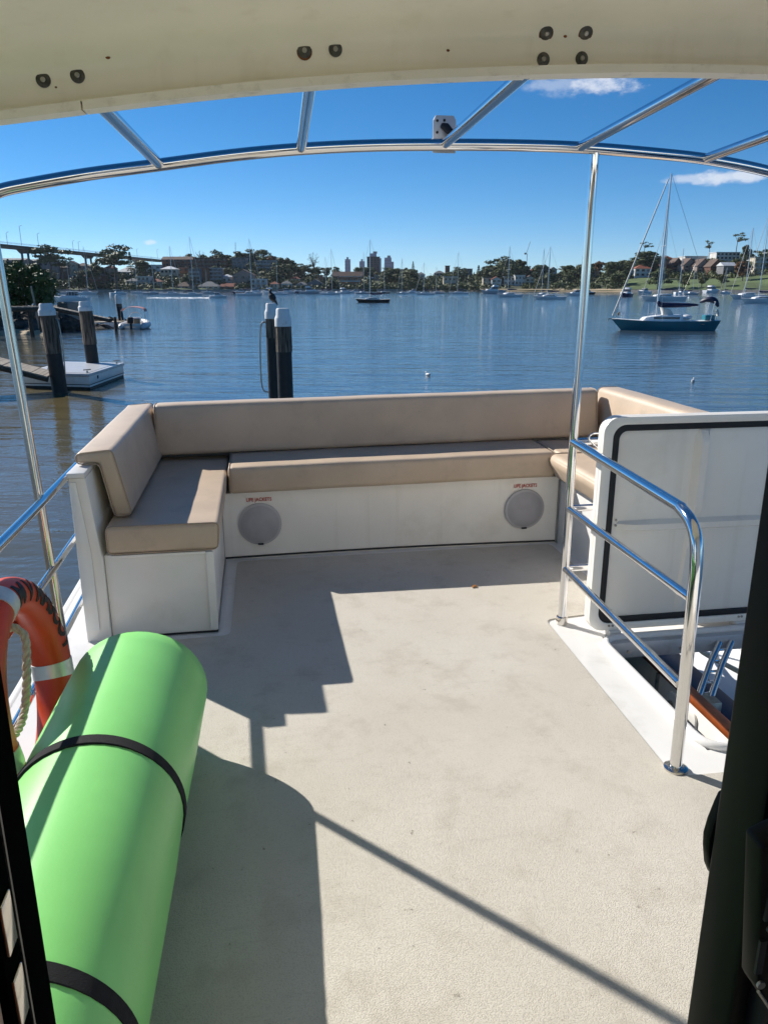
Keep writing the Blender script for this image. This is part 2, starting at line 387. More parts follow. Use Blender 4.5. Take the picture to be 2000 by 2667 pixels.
SKY = [(-1500, 566), (-900, 566), (-200, 575), (0, 578), (90, 580), (130, 579), (170, 576), (210, 575), (260, 570), (300, 566), (340, 564), (360, 560), (420, 554), (470, 549), (520, 546), (560, 544), (590, 549), (620, 559), (660, 569), (700, 574), (760, 576), (800, 576), (900, 578), (960, 578), (1000, 575), (1050, 568), (1080, 563), (1120, 563), (1150, 570), (1200, 570), (1250, 571), (1300, 564), (1350, 558), (1400, 551), (1440, 556), (1470, 558), (1500, 556), (1540, 554), (1600, 548), (1659, 535), (1800, 525), (2400, 545), (3200, 560)]
SHD = [(-1500, 520), (0, 560), (400, 590), (800, 650), (1050, 650), (1250, 610), (1450, 570), (1700, 540), (3200, 500)]
def lerp_tab(t, x):
    if x <= t[0][0]: return t[0][1]
    for (a, b), (c, d) in zip(t, t[1:]):
        if x <= c: return b + (d - b) * (x - a) / (c - a)
    return t[-1][1]
RIDGE = 150.0
def shore(x): return lerp_tab(SHD, x)
def ground(x, dist):                                        # land height at a bearing and distance
    t = (dist - shore(x)) / RIDGE
    if t < 0: return WATER - 1
    top = at(x, lerp_tab(SKY, x), shore(x) + RIDGE).z - 11
    lo = WATER + 1.3
    t1 = min(1, max(0, (t - .06) / .94))
    h = lo + (max(top, 1) - lo) * t1 ** .85
    return h if t <= 1 else h - (t - 1) * 4
rows = []
cols = list(range(-1500, 3201, 40))
for dd in (-.5, 0, 2, 10, 30, 60, 100, 150, 200, 400):
    rows.append([Vector((*at(x, 600, shore(x) + dd).xy, (WATER - 1.5 if dd < 0 else WATER + 1.3 if dd == 0 else ground(x, shore(x) + dd)))) for x in cols])
mbl = MB(); mbl.grid(rows); tag(mbl.build('far_shore_land', 'soil', smooth=True, normals=False), kind='structure')
def strip(name, mat, x0, x1, d0, d1, lift, step=12, taper=0):
    mb = MB(); rs = [[], [], [], []]; n = max(2, int((x1 - x0) / step))
    for i in range(n + 1):
        x = x0 + (x1 - x0) * i / n; wv = .5 * math.sin(i * .9)
        for k in range(4):
            e = d0 + (d1 - d0) * k / 3 + (wv if k else 0)
            zz = ground(x, shore(x) + e) if e > 0 else WATER - .3
            rs[k].append((*at(x, 600, shore(x) + e).xy, zz + lift))
    mb.grid(rs); return tag(mb.build(name, mat, smooth=True, normals=False), kind='structure')
strip('park_grass', 'grass', 1345, 1900, 8, 70, .4)
strip('lawn', 'grass', 195, 480, 3, 14, .35)
strip('beach', 'sand', 880, 1345, -6, 9, .45)
strip('beach_right', 'sand', 1195, 1350, -9, 10, .5)
def seawall(x0, x1, mat):
    mb = MB(); n = int((x1 - x0) / 10)
    a = []; b = []; c = []; d = []
    for i in range(n + 1):
        x = x0 + (x1 - x0) * i / n; p = at(x, 600, shore(x) - .6); q = at(x, 600, shore(x) + .5)
        a.append((p.x, p.y, WATER - 1)); b.append((p.x, p.y, WATER + 1.6)); c.append((q.x, q.y, WATER + 1.6)); d.append((q.x, q.y, WATER))
    mb.grid([a, b, c, d]); return mb
tag(seawall(-300, 870, 'concrete').build('sea_wall', 'concrete', normals=False), 'long low grey sea wall along the left far shore', 'sea wall')
tag(seawall(1352, 1900, 'concrete').build('sea_wall', 'concrete', normals=False), 'low sea wall below the green park on the right shore', 'sea wall')

# ================================================================== own boat: deck
DZ = -.006
HX0, HX1, HY0, HY1 = 1.44, 2.28, 2.06, 2.90                 # stairwell opening
mb = MB()
T = .09
for a, b in (((-.97, -3.0), (HX0, 5.1)), ((HX0, -3.0), (2.42, HY0)), ((HX0, HY1), (2.42, 5.1)), ((HX1, HY0), (2.42, HY1))):
    mb.add([(a[0], a[1], DZ), (b[0], a[1], DZ), (b[0], b[1], DZ), (a[0], b[1], DZ)], [(0, 1, 2, 3)])
    mb.add([(a[0], a[1], DZ - T), (b[0], a[1], DZ - T), (b[0], b[1], DZ - T), (a[0], b[1], DZ - T)], [(3, 2, 1, 0)])
for x0, y0, x1, y1 in ((-.97, -3, 2.42, -3), (2.42, -3, 2.42, 5.1), (2.42, 5.1, -.97, 5.1), (-.97, 5.1, -.97, -3), (HX0, HY0, HX0, HY1), (HX0, HY1, HX1, HY1), (HX1, HY1, HX1, HY0), (HX1, HY0, HX0, HY0)):
    mb.add([(x0, y0, DZ - T), (x1, y1, DZ - T), (x1, y1, DZ), (x0, y0, DZ)], [(0, 1, 2, 3)])
deck = tag(mb.build('deck', 'gelcoat', normals=False), kind='structure')
# rounded outer gunwale of the side deck
MB().tube([(-.975, -3, -.03), (-.975, 5.12, -.03)], .028, 12).build('gunwale', 'gelcoat', deck, smooth=True)
# the non-skid field, cut round the bench and the stairwell coaming, with rounded corners
def round_poly(pts, rad, n=5):
    out = []; k = len(pts)
    for i in range(k):
        p0, p, p1 = (Vector((*pts[(i + j) % k], 0)) for j in (-1, 0, 1)); r = rad
        a = p + (p0 - p).normalized() * min(r, (p0 - p).length / 2); b = p + (p1 - p).normalized() * min(r, (p1 - p).length / 2)
        for j in range(n + 1):
            t = j / n; q = a * (1 - t) ** 2 + p * 2 * t * (1 - t) + b * t * t; out.append((q.x, q.y))
    return out
field = round_poly([(-.60, -2.9), (2.3, -2.9), (2.3, 1.915), (1.25, 1.935), (1.275, 3.15), (1.70, 3.20), (1.70, 4.20), (-.165, 4.185), (-.175, 3.215), (-.60, 3.20)], .045)
mb = MB(); n = len(field)
top = [(x, y, 0.0) for x, y in field]; low = [(x, y, DZ - .002) for x, y in field]
mb.add(top + low, [tuple(range(n))] + [(i, i + n, (i + 1) % n + n, (i + 1) % n) for i in range(n)])
mb.build('nonskid_field', 'nonskid', deck)
# coaming lip round the stairwell and the sill bar under the hatch
mb = MB()
lip = round_poly([(1.435, 2.05), (2.3, 2.05), (2.3, 2.91), (1.435, 2.91)], .10, 6)
pts = [(x, y, .004) for x, y in lip]; mb.tube(pts + [pts[0]], .017, 10, False)
mb.build('coaming_lip', 'gelcoat', deck, smooth=True)
mb = MB(); mb.box((1.46, 2.86, -.075), (2.27, 2.905, -.002)); sill = mb.build('sill_bar', 'alu_grey', deck, bevel=.004)
for x in (1.55, 1.80, 2.04): MB().lathe([(.007, -.004), (.007, .002), (.004, .004)], (x, 2.857, -.045), 'y', 10).build('screw', 'dull_steel', sill)

# hull sides, lower deck and bulwark seen through the opening
mb = MB(); mb.box((-.90, -3, -2.9), (-.84, 5.0, DZ - T - .002)); mb.box((-.84, 4.9, -2.9), (2.3, 4.96, DZ - T - .002)); tag(mb.build('hull', 'gelcoat', origin=(0, 1, -2.9)), kind='structure')
lower = tag(MB().box((.6, .2, -1.62), (1.74, 4.88, -1.56)).build('lower_deck', 'gelcoat'), kind='structure')
bw = thing('bulwark', (1.72, 2.8, -1.56), 'cream side bulwark with varnished cap rail seen through the stairwell', 'bulwark')
MB().box((1.70, .6, -2.9), (1.74, 4.88, -.150)).build('side_panel', 'gelcoat_warm_bounce', bw, bevel=.006)
MB().box((1.688, .6, -.149), (1.748, 4.88, -.118)).build('cap_rail', 'teak', bw, bevel=.010)
lk = MB().prism(rrect(2.52, -.45, 2.74, -.175, .03), 'x', 1.689, 1.704).build('locker_door', 'gelcoat_panel', bw, bevel=.004)
MB().lathe([(.016, -.012), (.016, 0), (.006, .004)], (1.686, 2.70, -.225), 'x', 12).build('latch', 'dull_steel', lk)
MB().prism(rrect(2.16, -.45, 2.38, -.185, .03), 'x', 1.689, 1.704).build('locker_door', 'gelcoat_panel', bw, bevel=.004)
MB().tube([(1.692, 2.84, -.60), (1.692, 2.84, -.152)], .008, 8).build('conduit', 'dull_steel', bw, smooth=True)
ld = thing('stair_ladder', (1.85, 2.75, -.16), 'pair of thin stainless ladder tubes slanting below the open hatch', 'ladder')
for dx in (0, .06):
    MB().tube([(1.765 + dx, 2.64, -.19), (1.90 + dx, 2.78, -.09), (1.98 + dx, 2.850, -.030)], .0135, 10).build('stringer', 'steel', ld, smooth=True)
for k in range(5):
    t = .1 + k / 5; MB().tube([(1.785 + .19 * t, 2.66 + .19 * t, -.19 + .15 * t), (1.845 + .19 * t, 2.66 + .19 * t, -.19 + .15 * t)], .006, 8).build('rung', 'steel', ld, smooth=True)
MB().box((1.741, 2.59, -.235), (1.85, 2.68, -.17)).build('foot_bracket', 'dull_steel', ld, bevel=.004)
nb = thing('moored_boat', (3.9, 3.2, WATER), 'white decked boat with navy trim moored alongside, seen through the stairwell', 'boat')
MB().prism([(2.72, -2.6), (5.4, -2.6), (5.5, -1.02), (2.64, -1.02)], 'y', .6, 6.4).build('hull', 'yacht_white', nb, bevel=.03)
MB().tube(smooth_path([(2.9, 3.0, -.9), (2.75, 3.6, -.7), (2.85, 4.4, -.85), (2.8, 5.2, -.6)]), .016, 8).build('mooring_rope', 'rope', nb, smooth=True)
MB().box((2.62, .6, -1.018), (2.78, 6.4, -.93)).build('toe_rail', 'navy', nb, bevel=.01)
MB().box((3.30, 1.8, -1.016), (4.9, 5.6, -.62)).build('cabin', 'yacht_white', nb, bevel=.06)
MB().box((3.265, 2.3, -.90), (3.295, 5.2, -.72)).build('window', 'glass_boat', nb, bevel=.006)
for y in (2.6, 3.7, 4.8): MB().tube([(2.86, y, -1.02), (2.88, y, -.40)], .014, 8).build('stanchion', 'steel', nb, smooth=True)
MB().tube([(2.88, .8, -.41), (2.88, 6.2, -.41)], .008, 8).build('guard_wire', 'steel', nb, smooth=True)
mb = MB(); mb.lathe([(.02, .0), (.10, .06), (.13, .18), (.13, .52), (.10, .63), (.02, .68)], (2.52, 3.25, -1.75), 'z', 18); mb.tube([(2.52, 3.25, -1.08), (2.70, 3.25, -.93)], .010, 8)
tag(mb.build('fender', 'tube_grey', smooth=True), 'pale round fender hanging beside the moored boat below the hatch', 'fender')

# ================================================================== benches
def cushion(name, prof, axis, a, b, parent, bev=.022, seam=True, sag=.0012):
    mb = MB(); k = max(3, int((b - a) / .12)); 
    def P(u, v, w): return {'x': (w, u, v), 'y': (u, w, v)}[axis]
    me = MB().prism(prof, axis, a, b)
    off = WL[parent.name]; m_ = me.mesh(name, off, bevel=bev, seg=4, angle=80)
    bm = bmesh.new(); bm.from_mesh(m_)
    ax = 0 if axis == 'x' else 1
    bmesh.ops.subdivide_edges(bm, edges=[e for e in bm.edges if abs((e.verts[0].co - e.verts[1].co)[ax]) > .5 * (b - a)], cuts=k, use_grid_fill=True)
    rr = random.Random(hash(round(a * 37 + prof[0][0] * 11, 3)) % 1000); ph = rr.uniform(0, 6)
    for v in bm.verts:
        s = v.co[ax]; v.co.z += sag * math.sin(s * 7 + ph) * .6 + sag * .5 * math.sin(s * 17 + ph * 2)
    bm.to_mesh(m_); bm.free()
    o = link(name, m_, 'vinyl', parent, None, off)
    if seam:
        cxs = sum(u for u, v in prof) / len(prof); czs = sum(v for u, v in prof) / len(prof)
        for w_ in (a + bev * .35, b - bev * .35):
            rp = round_poly(prof, bev * 1.2, 3); rp = [(u, v) for u, v in rp]
            pts = [Vector(P(cxs + (u - cxs) * .985, czs + (v - czs) * .985, w_)) for u, v in rp]
            MB().tube(pts + [pts[0]], .0035, 6, False).build('piping', 'piping', o, smooth=True)
    return o
# left bench
lb = thing('left_bench', (-.48, 3.95, 0), 'white bench along the left rail with tan seat and sloping backrest', 'bench')
MB().prism([(-.69, 0), (-.235, 0), (-.235, .386), (-.69, .386)], 'y', 3.272, 4.70).build('base_box', 'gelcoat_warm_bounce', lb, bevel=.004)
MB().box((-.262, 3.258, .012), (-.228, 3.2715, .384)).build('corner_strip', 'gelcoat_warm_bounce', lb, bevel=.003)
MB().box((-.66, 3.262, .372), (-.262, 3.2715, .386)).build('edge_strip', 'gelcoat_warm_bounce', lb, bevel=.003)
MB().prism([(-.795, -.01), (-.692, -.01), (-.692, .385), (-.697, .40), (-.727, .735), (-.795, .735)], 'y', 3.255, 4.84).build('side_panel', 'gelcoat_warm_bounce', lb, bevel=.004)
MB().box((-.800, 3.25, .736), (-.728, 4.84, .758)).build('cap_strip', 'gelcoat', lb, bevel=.004)
MB().prism([(-.792, .05), (-.735, .05), (-.735, .40), (-.765, .72), (-.792, .72)], 'y', 3.246, 3.2535).build('end_trim', 'gelcoat_panel', lb, bevel=.002)
MB().box((-.69, 3.2650, -.003), (-.23, 3.2715, .0035)).build('base_joint', 'black_rubber', lb)
MB().box((-.2345, 3.2725, -.003), (-.2290, 4.225, .006)).build('base_joint', 'concrete', lb)
cushion('seat_cushion', [(-.675, .392), (-.205, .392), (-.195, .515), (-.675, .515)], 'y', 3.255, 4.66, lb)
cushion('back_cushion', [(-.790, .766), (-.790, .812), (-.635, .825), (-.575, .530), (-.650, .522), (-.694, .766)], 'y', 3.385, 4.80, lb, bev=.02)
# aft bench: seat and back rise slightly to the right
ab = thing('aft_bench', (.77, 4.5, 0), 'long tan bench across the stern with white LIFE JACKETS locker front', 'bench')
mb = MB()
for i in range(13):                                         # the front bows slightly aft in the middle
    pass
fr = [( -.232 + 1.98 * i / 14, 4.235 + .03 * math.sin(math.pi * i / 14)) for i in range(15)]
rows = [[(x, y, -.01) for x, y in fr], [(x, y, .385 + .012 * (x + .23)) for x, y in fr], [(x, 4.7, .385 + .012 * (x + .23)) for x, y in fr], [(x, 4.7, -.01) for x, y in fr]]
mb.grid(rows); mb.build('locker_front', 'gelcoat_warm_bounce', ab, smooth=True, angle=30)
mb = MB(); mb.tube([(x, y - .002, .006) for x, y in fr], .006, 8); mb.build('base_joint', 'black_rubber', ab, smooth=True)
for sx_, sr_ in ((-.237, .005), (1.743, .004)): MB().tube([(sx_, 4.226, .0), (sx_, 4.226, .39)], sr_, 6).build('corner_sealant', 'concrete', ab, smooth=True)
def tilt(o, k):
    for v in o.data.vertices: v.co.z += k * (v.co.x + WL[o.name].x + .2)
sc_ = cushion('seat_cushion', [(4.185, .392), (4.185, .545), (4.60, .548), (4.66, .392)], 'x', -.19, 1.70, ab, bev=.028)
bc_ = cushion('back_cushion', [(4.545, .55), (4.60, .842), (4.74, .842), (4.76, .55)], 'x', -.615, 2.12, ab, bev=.03)
for o in (sc_, bc_):
    tilt(o, .013)
    for c in o.children: tilt(c, .013)
MB().prism([(4.765, -.02), (4.80, -.02), (4.80, .80), (4.765, .80)], 'x', -.79, 2.30).build('back_panel', 'gelcoat', ab, bevel=.004)
for cx_, cz_ in ((-.028, .200), (1.539, .216)):
    yy = 4.232 + .03 * math.sin(math.pi * (cx_ + .232) / 1.98)
    cov = MB().lathe([(.122, 0), (.122, -.010), (.114, -.014)], (cx_, yy, cz_), 'y', 40).build('locker_rim', 'grey_rim', ab, smooth=True, angle=30)
    MB().lathe([(.112, -.004), (.112, -.012), (.104, -.0175), (.06, -.021), (.01, -.022)], (cx_, yy, cz_), 'y', 40).build('locker_cover', 'grey_cover', cov, smooth=True)
    MB().box((cx_ - .016, yy - .021, cz_ - .121), (cx_ + .016, yy - .012, cz_ - .112)).build('finger_latch', 'black_rubber', cov, bevel=.001)
    me = text_mesh('LIFE JACKETS', .0285, .0005, .0006, 0, .86)
    for v in me.vertices:
        x, y, z = v.co; v.co = Vector((cx_ + x, yy - .0035 - z, cz_ + .1345 + y)) - WL[ab.name]
    link('lettering', me, 'ink_red', ab, None, WL[ab.name])
# right bench
rb = thing('right_bench', (2.0, 3.95, 0), 'tan bench along the right side partly behind the white hatch', 'bench')
MB().prism([(1.752, -.01), (2.30, -.01), (2.30, .41), (1.752, .41)], 'y', 3.20, 4.70).build('base_box', 'gelcoat', rb, bevel=.005)
cushion('seat_cushion', [(1.645, .52), (1.70, .415), (2.22, .415), (2.22, .562), (1.665, .566)], 'y', 3.22, 4.18, rb, bev=.028)
cushion('seat_corner_cushion', [(1.715, .416), (2.22, .416), (2.22, .566), (1.715, .566)], 'y', 4.19, 4.57, rb, bev=.02, seam=False)
cushion('back_cushion', [(2.135, .57), (2.175, .872), (2.33, .872), (2.33, .57)], 'y', 3.10, 4.74, rb, bev=.03)
MB().box((2.335, 3.10, -.01), (2.375, 4.80, .82)).build('side_panel', 'gelcoat_warm_bounce', rb, bevel=.004)

# ================================================================== stainless canopy frame
TR = .0185
cf = thing('canopy_frame', (.7, 3.05, 0), 'bare polished stainless canopy frame of arched bow, rafters and posts', 'canopy frame')
bow = [(-.80, 2.935, 1.60), (-.822, 2.935, 1.70), (-.870, 2.94, 1.745), (-.862, 2.945, 1.783), (-.83, 2.95, 1.806), (-.75, 2.967, 1.828), (-.55, 3.01, 1.872), (-.315, 3.07, 1.915), (-.05, 3.08, 1.955), (.191, 3.08, 1.981), (.45, 3.08, 1.999), (.729, 3.08, 2.009), (1.0, 3.08, 2.014), (1.27, 3.08, 2.013), (1.55, 3.08, 2.001), (1.807, 3.08, 1.983), (2.074, 3.08, 1.945), (2.25, 3.08, 1.90), (2.32, 3.08, 1.85), (2.34, 3.08, 1.75)]
MB().tube(smooth_path(bow[2:]), .0215, 16).build('bow_tube', 'steel', cf, smooth=True)
MB().tube([(-.797, 2.925, -.004), (-.826, 2.93, .75), (-.862, 2.938, 1.60), (-.870, 2.94, 1.747)], .0172, 16).build('post', 'steel_worn', cf, smooth=True)
MB().tube([(1.338, 3.105, -.004), (1.330, 3.10, .85), (1.327, 3.082, 1.995)], .0185, 16).build('post', 'steel', cf, smooth=True)
MB().tube([(2.34, 3.08, -.004), (2.34, 3.08, 1.752)], .0185, 12).build('post', 'steel', cf, smooth=True)
for x0, z0, x1, z1 in ((-.315, 1.918, -.362, 1.935), (.191, 1.984, .160, 1.990), (.729, 2.012, .712, 2.026), (1.262, 2.015, 1.255, 2.052), (1.79, 1.986, 1.80, 2.030)):
    MB().tube([(x0, 3.062, z0), (x1, 2.112, z1)], TR, 14).build('rafter', 'steel', cf, smooth=True)
br = MB().prism([(.690, 1.985), (.778, 1.985), (.778, 2.098), (.768, 2.114), (.700, 2.114), (.690, 2.098)], 'y', 3.106, 3.112).build('lamp_plate', 'alu_grey', cf, bevel=.001)
for x, z in ((.705, 2.095), (.732, 2.097), (.705, 2.055)): MB().lathe([(.005, 0), (.005, -.003)], (x, 3.105, z), 'y', 8).build('screw', 'black_rubber', br)
MB().tube([(.722, 3.10, 2.078), (.735, 3.09, 2.072), (.755, 3.075, 2.045), (.762, 3.07, 2.02)], [.010, .015, .014, .010], 10).build('cable_clamp', 'black_rubber', cf, smooth=True)

# left guard rail
gl = thing('guard_rail', (-.80, 2.2, 0), 'stainless three-bar guard rail along the left deck edge', 'rail')
for z, y1 in ((.738, 3.262), (.462, 3.262), (.172, 3.262)):
    r_ = .0175 if z > .6 else .0145
    MB().tube([(-.806, .55, z), (-.806, 1.6, z), (-.806, 2.9, z), (-.812, y1, z - .004), (-.818, 4.75, z - .004)], r_, 12).build('bar', 'steel', gl, smooth=True)
MB().tube([(-.806, .80, -.005), (-.806, .80, .738)], .0175, 12).build('post', 'steel', gl, smooth=True)
# right stair rail
gr = thing('stair_rail', (1.30, 2.5, 0), 'stainless handrail with bent end guarding the open stairwell', 'rail')
top = [(1.330, 3.085, .853), (1.305, 2.65, .848), (1.276, 2.17, .842)] + [(1.270, 2.10, .838), (1.266, 2.04, .820), (1.262, 1.995, .782), (1.261, 1.978, .725), (1.262, 1.972, .66)]
MB().tube(smooth_path(top) + [(1.270, 1.973, .3), (1.276, 1.975, -.003)], .0195, 16).build('top_bar', 'steel', gr, smooth=True)
for z0, z1 in ((.552, .592), (.268, .300)):
    MB().tube([(1.333, 3.09, z0), (1.262, 1.985, z1)], .0155, 12).build('bar', 'steel', gr, smooth=True)
for z in (.853, .552, .268): MB().tube([(1.345, 3.105, z), (2.33, 3.105, z)], .0155, 12).build('cross_bar', 'steel', gr, smooth=True)
MB().lathe([(.038, -.005), (.038, .006), (.030, .010), (.022, .012)], (1.276, 1.975, 0), 'z', 24).build('base_flange', 'steel_worn', gr, smooth=True)
MB().lathe([(.026, -.005), (.026, .03), (.021, .034)], (1.338, 3.105, 0), 'z', 20).build('base_socket', 'steel_worn', gr, smooth=True)
MB().tube(smooth_path([(1.47, 3.09, .80), (1.40, 3.09, .86), (1.405, 3.09, .885), (1.43, 3.09, .89), (1.50, 3.09, .885)]), .004, 8).build('wire_hook', 'steel', gr, smooth=True)

# ================================================================== open hatch lid
hl = thing('hatch_lid', (1.95, 2.97, .02), 'white hatch lid with black rubber seal standing open beside the stair rail', 'hatch')
HX = (1.392, 2.42); HZ = (.022, .985); YH = 2.955
o_ = rrect(HX[0], HZ[0], HX[1], HZ[1], .07, 8); i1 = rrect(HX[0] + .045, HZ[0] + .035, HX[1] - .045, HZ[1] - .035, .055, 8); i2 = rrect(HX[0] + .075, HZ[0] + .062, HX[1] - .075, HZ[1] - .062, .035, 8)
mb = MB(); mb.prism(o_, 'y', YH + .003, YH + .045); mb.build('panel', 'gelcoat_warm_bounce', hl, bevel=.012)
mb = MB(); ring_prism(mb, rrect(HX[0] + .002, HZ[0] + .002, HX[1] - .002, HZ[1] - .002, .068, 8), i1, 'y', YH - .014, YH + .006); mb.build('rim', 'gelcoat_warm_bounce', hl, bevel=.004)
mb = MB(); ring_prism(mb, i1, i2, 'y', YH - .008, YH + .006); mb.build('rubber_seal', 'black_rubber', hl, bevel=.002)
def rib(pts, w0, h):                                         # a moulded stiffener on the lid
    mb = MB(); (x0, z0), (x1, z1) = pts; d = Vector((x1 - x0, 0, z1 - z0)); L = d.length; d.normalize(); nrm = Vector((d.z, 0, -d.x)); rows = []
    for i in range(13):
        t = i / 12; e = min(1, min(t, 1 - t) * 9) ** .5; c = Vector((x0, YH + .003, z0)) + d * L * t
        rows.append([c - nrm * w0 + Vector((0, .004, 0)), c - nrm * w0 * .45 - Vector((0, h * e, 0)), c + nrm * w0 * .45 - Vector((0, h * e, 0)), c + nrm * w0 + Vector((0, .004, 0))])
    mb.grid(rows); mb.build('stiffener', 'gelcoat_warm_bounce', hl, smooth=True)
rib([(1.845, .925), (1.845, .53)], .034, .036); rib([(1.845, .47), (1.83, .10)], .034, .012); rib([(1.49, .505), (2.34, .500)], .028, .030)
for x, z in ((1.487, .535), (1.487, .511), (1.50, .115), (2.20, .12), (1.49, .047), (1.507, .047), (2.12, .047), (2.135, .047)):
    MB().lathe([(.0055, 0), (.0055, -.004), (.003, -.006)], (x, YH - (.014 if z < .06 else -.003), z), 'y', 8).build('screw', 'dull_steel', hl)
MB().box((1.49, 2.925, -.006), (1.545, 2.975, .026)).build('hinge_block', 'gelcoat', hl, bevel=.004)
MB().box((2.10, 2.925, -.006), (2.17, 2.975, .026)).build('hinge_block', 'gelcoat', hl, bevel=.004)
MB().lathe([(.02, 0), (.032, .006), (.032, .05), (.02, .056)], (2.22, 2.93, -.005), 'z', 16).build('stop_buffer', 'white_paint', hl, smooth=True)

# ================================================================== cabin roof overhang, bulkhead, door jambs
rf = thing('cabin_roof', (.77, .5, 1.9), 'cream moulded cabin roof overhang with bolts and rust spots across the top', 'roof')
def arch(x):                                                # lower edge of the fascia
    t = [(-1.3, 1.74), (-1.0, 1.80), (-.75, 1.845), (-.57, 1.872), (-.381, 1.900), (-.12, 1.938), (.146, 1.970), (.45, 1.998), (.753, 2.018), (1.036, 2.034), (1.377, 2.041), (1.8, 2.035), (2.2, 2.01), (2.8, 1.95)]
    return lerp_tab(t, x)
xs = [-1.25 + 4.05 * i / 60 for i in range(61)]
def sm(x): return sum(arch(x + k * .05) for k in range(-4, 5)) / 9
prof = [(2.118, .004), (2.118, .14), (2.09, .20), (1.9, .225), (-2.5, .26)]            # outside
inner = [(2.098, .004)]
inn = [(2.096, .012), (2.096, .066), (2.092, .082), (2.080, .098), (2.056, .112), (2.02, .120), (1.9, .128), (1.0, .150), (-2.5, .20)]
mb = MB(); loop = prof[::-1] + inn
mb.grid([[(x, y, sm(x) + dz) for x in xs] for y, dz in loop]); mb.build('fascia_shell', 'cream', rf, smooth=True, angle=50)
mb = MB(); tr = [(2.070, -.006), (2.070, .014), (2.126, .014), (2.126, -.006), (2.070, -.006)]
xt = [x for x in xs if x <= -.375]; xt2 = [x for x in xs if x > -.375]
for part in ([*xt, -.379], [-.375, *xt2]):
    mb = MB(); mb.grid([[(x, y, sm(x) + dz) for x in part] for y, dz in tr]); mb.build('edge_trim', 'cream_trim', rf, smooth=True, angle=40)
for x, z in ((-.461, 1.959), (-.384, 1.971), (.145, 2.044), (.220, 2.050), (.748, 2.107), (.852, 2.112), (.747, 2.050), (.849, 2.056)):
    dz = z - sm(x); yb = 2.096
    for (ya, za), (yc, zc) in zip(inn, inn[1:]):
        if za <= dz <= zc: yb = ya + (yc - ya) * (dz - za) / (zc - za)
    tl = Matrix.Translation((x, yb, z)) @ Matrix.Rotation(R(36 if dz > .08 else 0), 4, 'X')
    def put(prof_, nn, name, mat, par):
        m_ = MB().lathe(prof_, (0, 0, 0), 'y', nn); m_.v = [tl @ v for v in m_.v]; return m_.build(name, mat, par, smooth=True, angle=35)
    ws_ = put([(.0165, .002), (.0165, -.0022), (.0150, -.003), (.006, -.004)], 24, 'washer', 'bolt_dark', rf)
    put([(.0058, -.003), (.0058, -.0065), (.0042, -.008), (.0015, -.0082)], 12, 'bolt_head', 'dull_steel', ws_)
    if x in (.145, .748, .852):
        m_ = MB(); m_.lathe([(.0185, .0015), (.0185, -.0009), (.012, -.0012)], (0, 0, 0), 'y', 20); m_.v = [tl @ (v + Vector((0, 0, -.002))) for v in m_.v]; m_.build('rust_ring', 'rust', rf, smooth=True)
for x, z, r_ in ((-.29, 2.10, .007), (-.31, 2.008, .004), (-.435, 1.945, .002), (.13, 2.12, .002), (.80, 2.103, .0035), (.50, 2.06, .003)):
    dz = z - sm(x); yb = 2.096
    for (ya, za), (yc, zc) in zip(inn, inn[1:]):
        if za <= dz <= zc: yb = ya + (yc - ya) * (dz - za) / (zc - za)
    MB().ball((x, yb - .0005, z), (r_ * 1.4, .0022, r_), 10, 6).build('rust_spot', 'rust', rf, smooth=True)
cb = thing('cabin', (.77, -.5, 0), 'white cabin bulkhead around the doorway behind the viewer', 'cabin')
for x0, x1 in ((-.97, -.235), (.395, 2.40)): MB().box((x0, .40, -.01), (x1, .46, 2.12)).build('bulkhead', 'gelcoat', cb)
MB().box((-.235, .40, 1.98), (.395, .46, 2.12)).build('door_head', 'gelcoat', cb)
for x0, x1 in ((-.97, -.91), (2.34, 2.40)): MB().box((x0, -2.6, -.01), (x1, .398, .95)).build('side_wall', 'gelcoat', cb); MB().box((x0, -2.6, 1.55), (x1, .398, 2.12)).build('side_wall', 'gelcoat', cb)
MB().box((-.97, -2.7, -.01), (2.40, -2.64, 2.12)).build('front_wall', 'gelcoat', cb)

dj = thing('door_jamb', (-.2, .44, 0), 'black metal door jamb at the lower left edge with latch plates', 'door jamb')
MB().box((-.205, .405, .0), (-.169, .475, 2.0)).build('frame', 'matte_black', dj, bevel=.004)
MB().box((-.232, .366, .0), (-.190, .404, 2.0)).build('stop', 'black_rubber', dj, bevel=.003)
MB().box((-.1695, .4300, .0), (-.1678, .4325, 2.0)).build('track_edge', 'bolt_dark', dj)
for z in (1.065, 1.122): MB().box((-.1695, .408, z - .019), (-.1665, .424, z + .019)).build('latch_plate', 'steel_worn', dj, bevel=.001)
MB().box((-.205, .335, .0), (-.1555, .360, 2.0)).build('wood_trim', 'teak', dj, bevel=.002)
dr = thing('sliding_door', (.40, .44, 0), 'dark sliding door edge with lock and pull handle on the right', 'door')
MB().box((.337, .41, .0), (.352, .462, 2.0)).build('edge_profile', 'black_gloss', dr, bevel=.004)
MB().box((.3525, .395, .0), (.362, .455, 2.0)).build('seal_strip', 'black_rubber', dr, bevel=.004)
MB().box((.3625, .402, .0), (.400, .45, 2.0)).build('stile', 'black_gloss', dr, bevel=.005)
MB().box((.402, .412, .0), (.46, .44, 2.0)).build('leaf', 'black_gloss', dr, bevel=.003)
mb = MB(); hp = [(.3395, 1.142), (.337, 1.134), (.333, 1.118), (.331, 1.104), (.332, 1.092), (.335, 1.076), (.3395, 1.066)]
mb.prism([(.352, 1.118)] + [(x + .0055, z - .026) for x, z in hp] + [(.352, 1.038)], 'y', .4635, .474); mb.build('pull_handle', 'black_gloss', dr, bevel=.002)
lk = MB().prism([(.309, 1.150), (.350, 1.168), (.392, 1.160), (.392, .975), (.348, .992), (.323, 1.030)], 'y', .372, .392).build('lock_case', 'black_gloss', dr, bevel=.003)
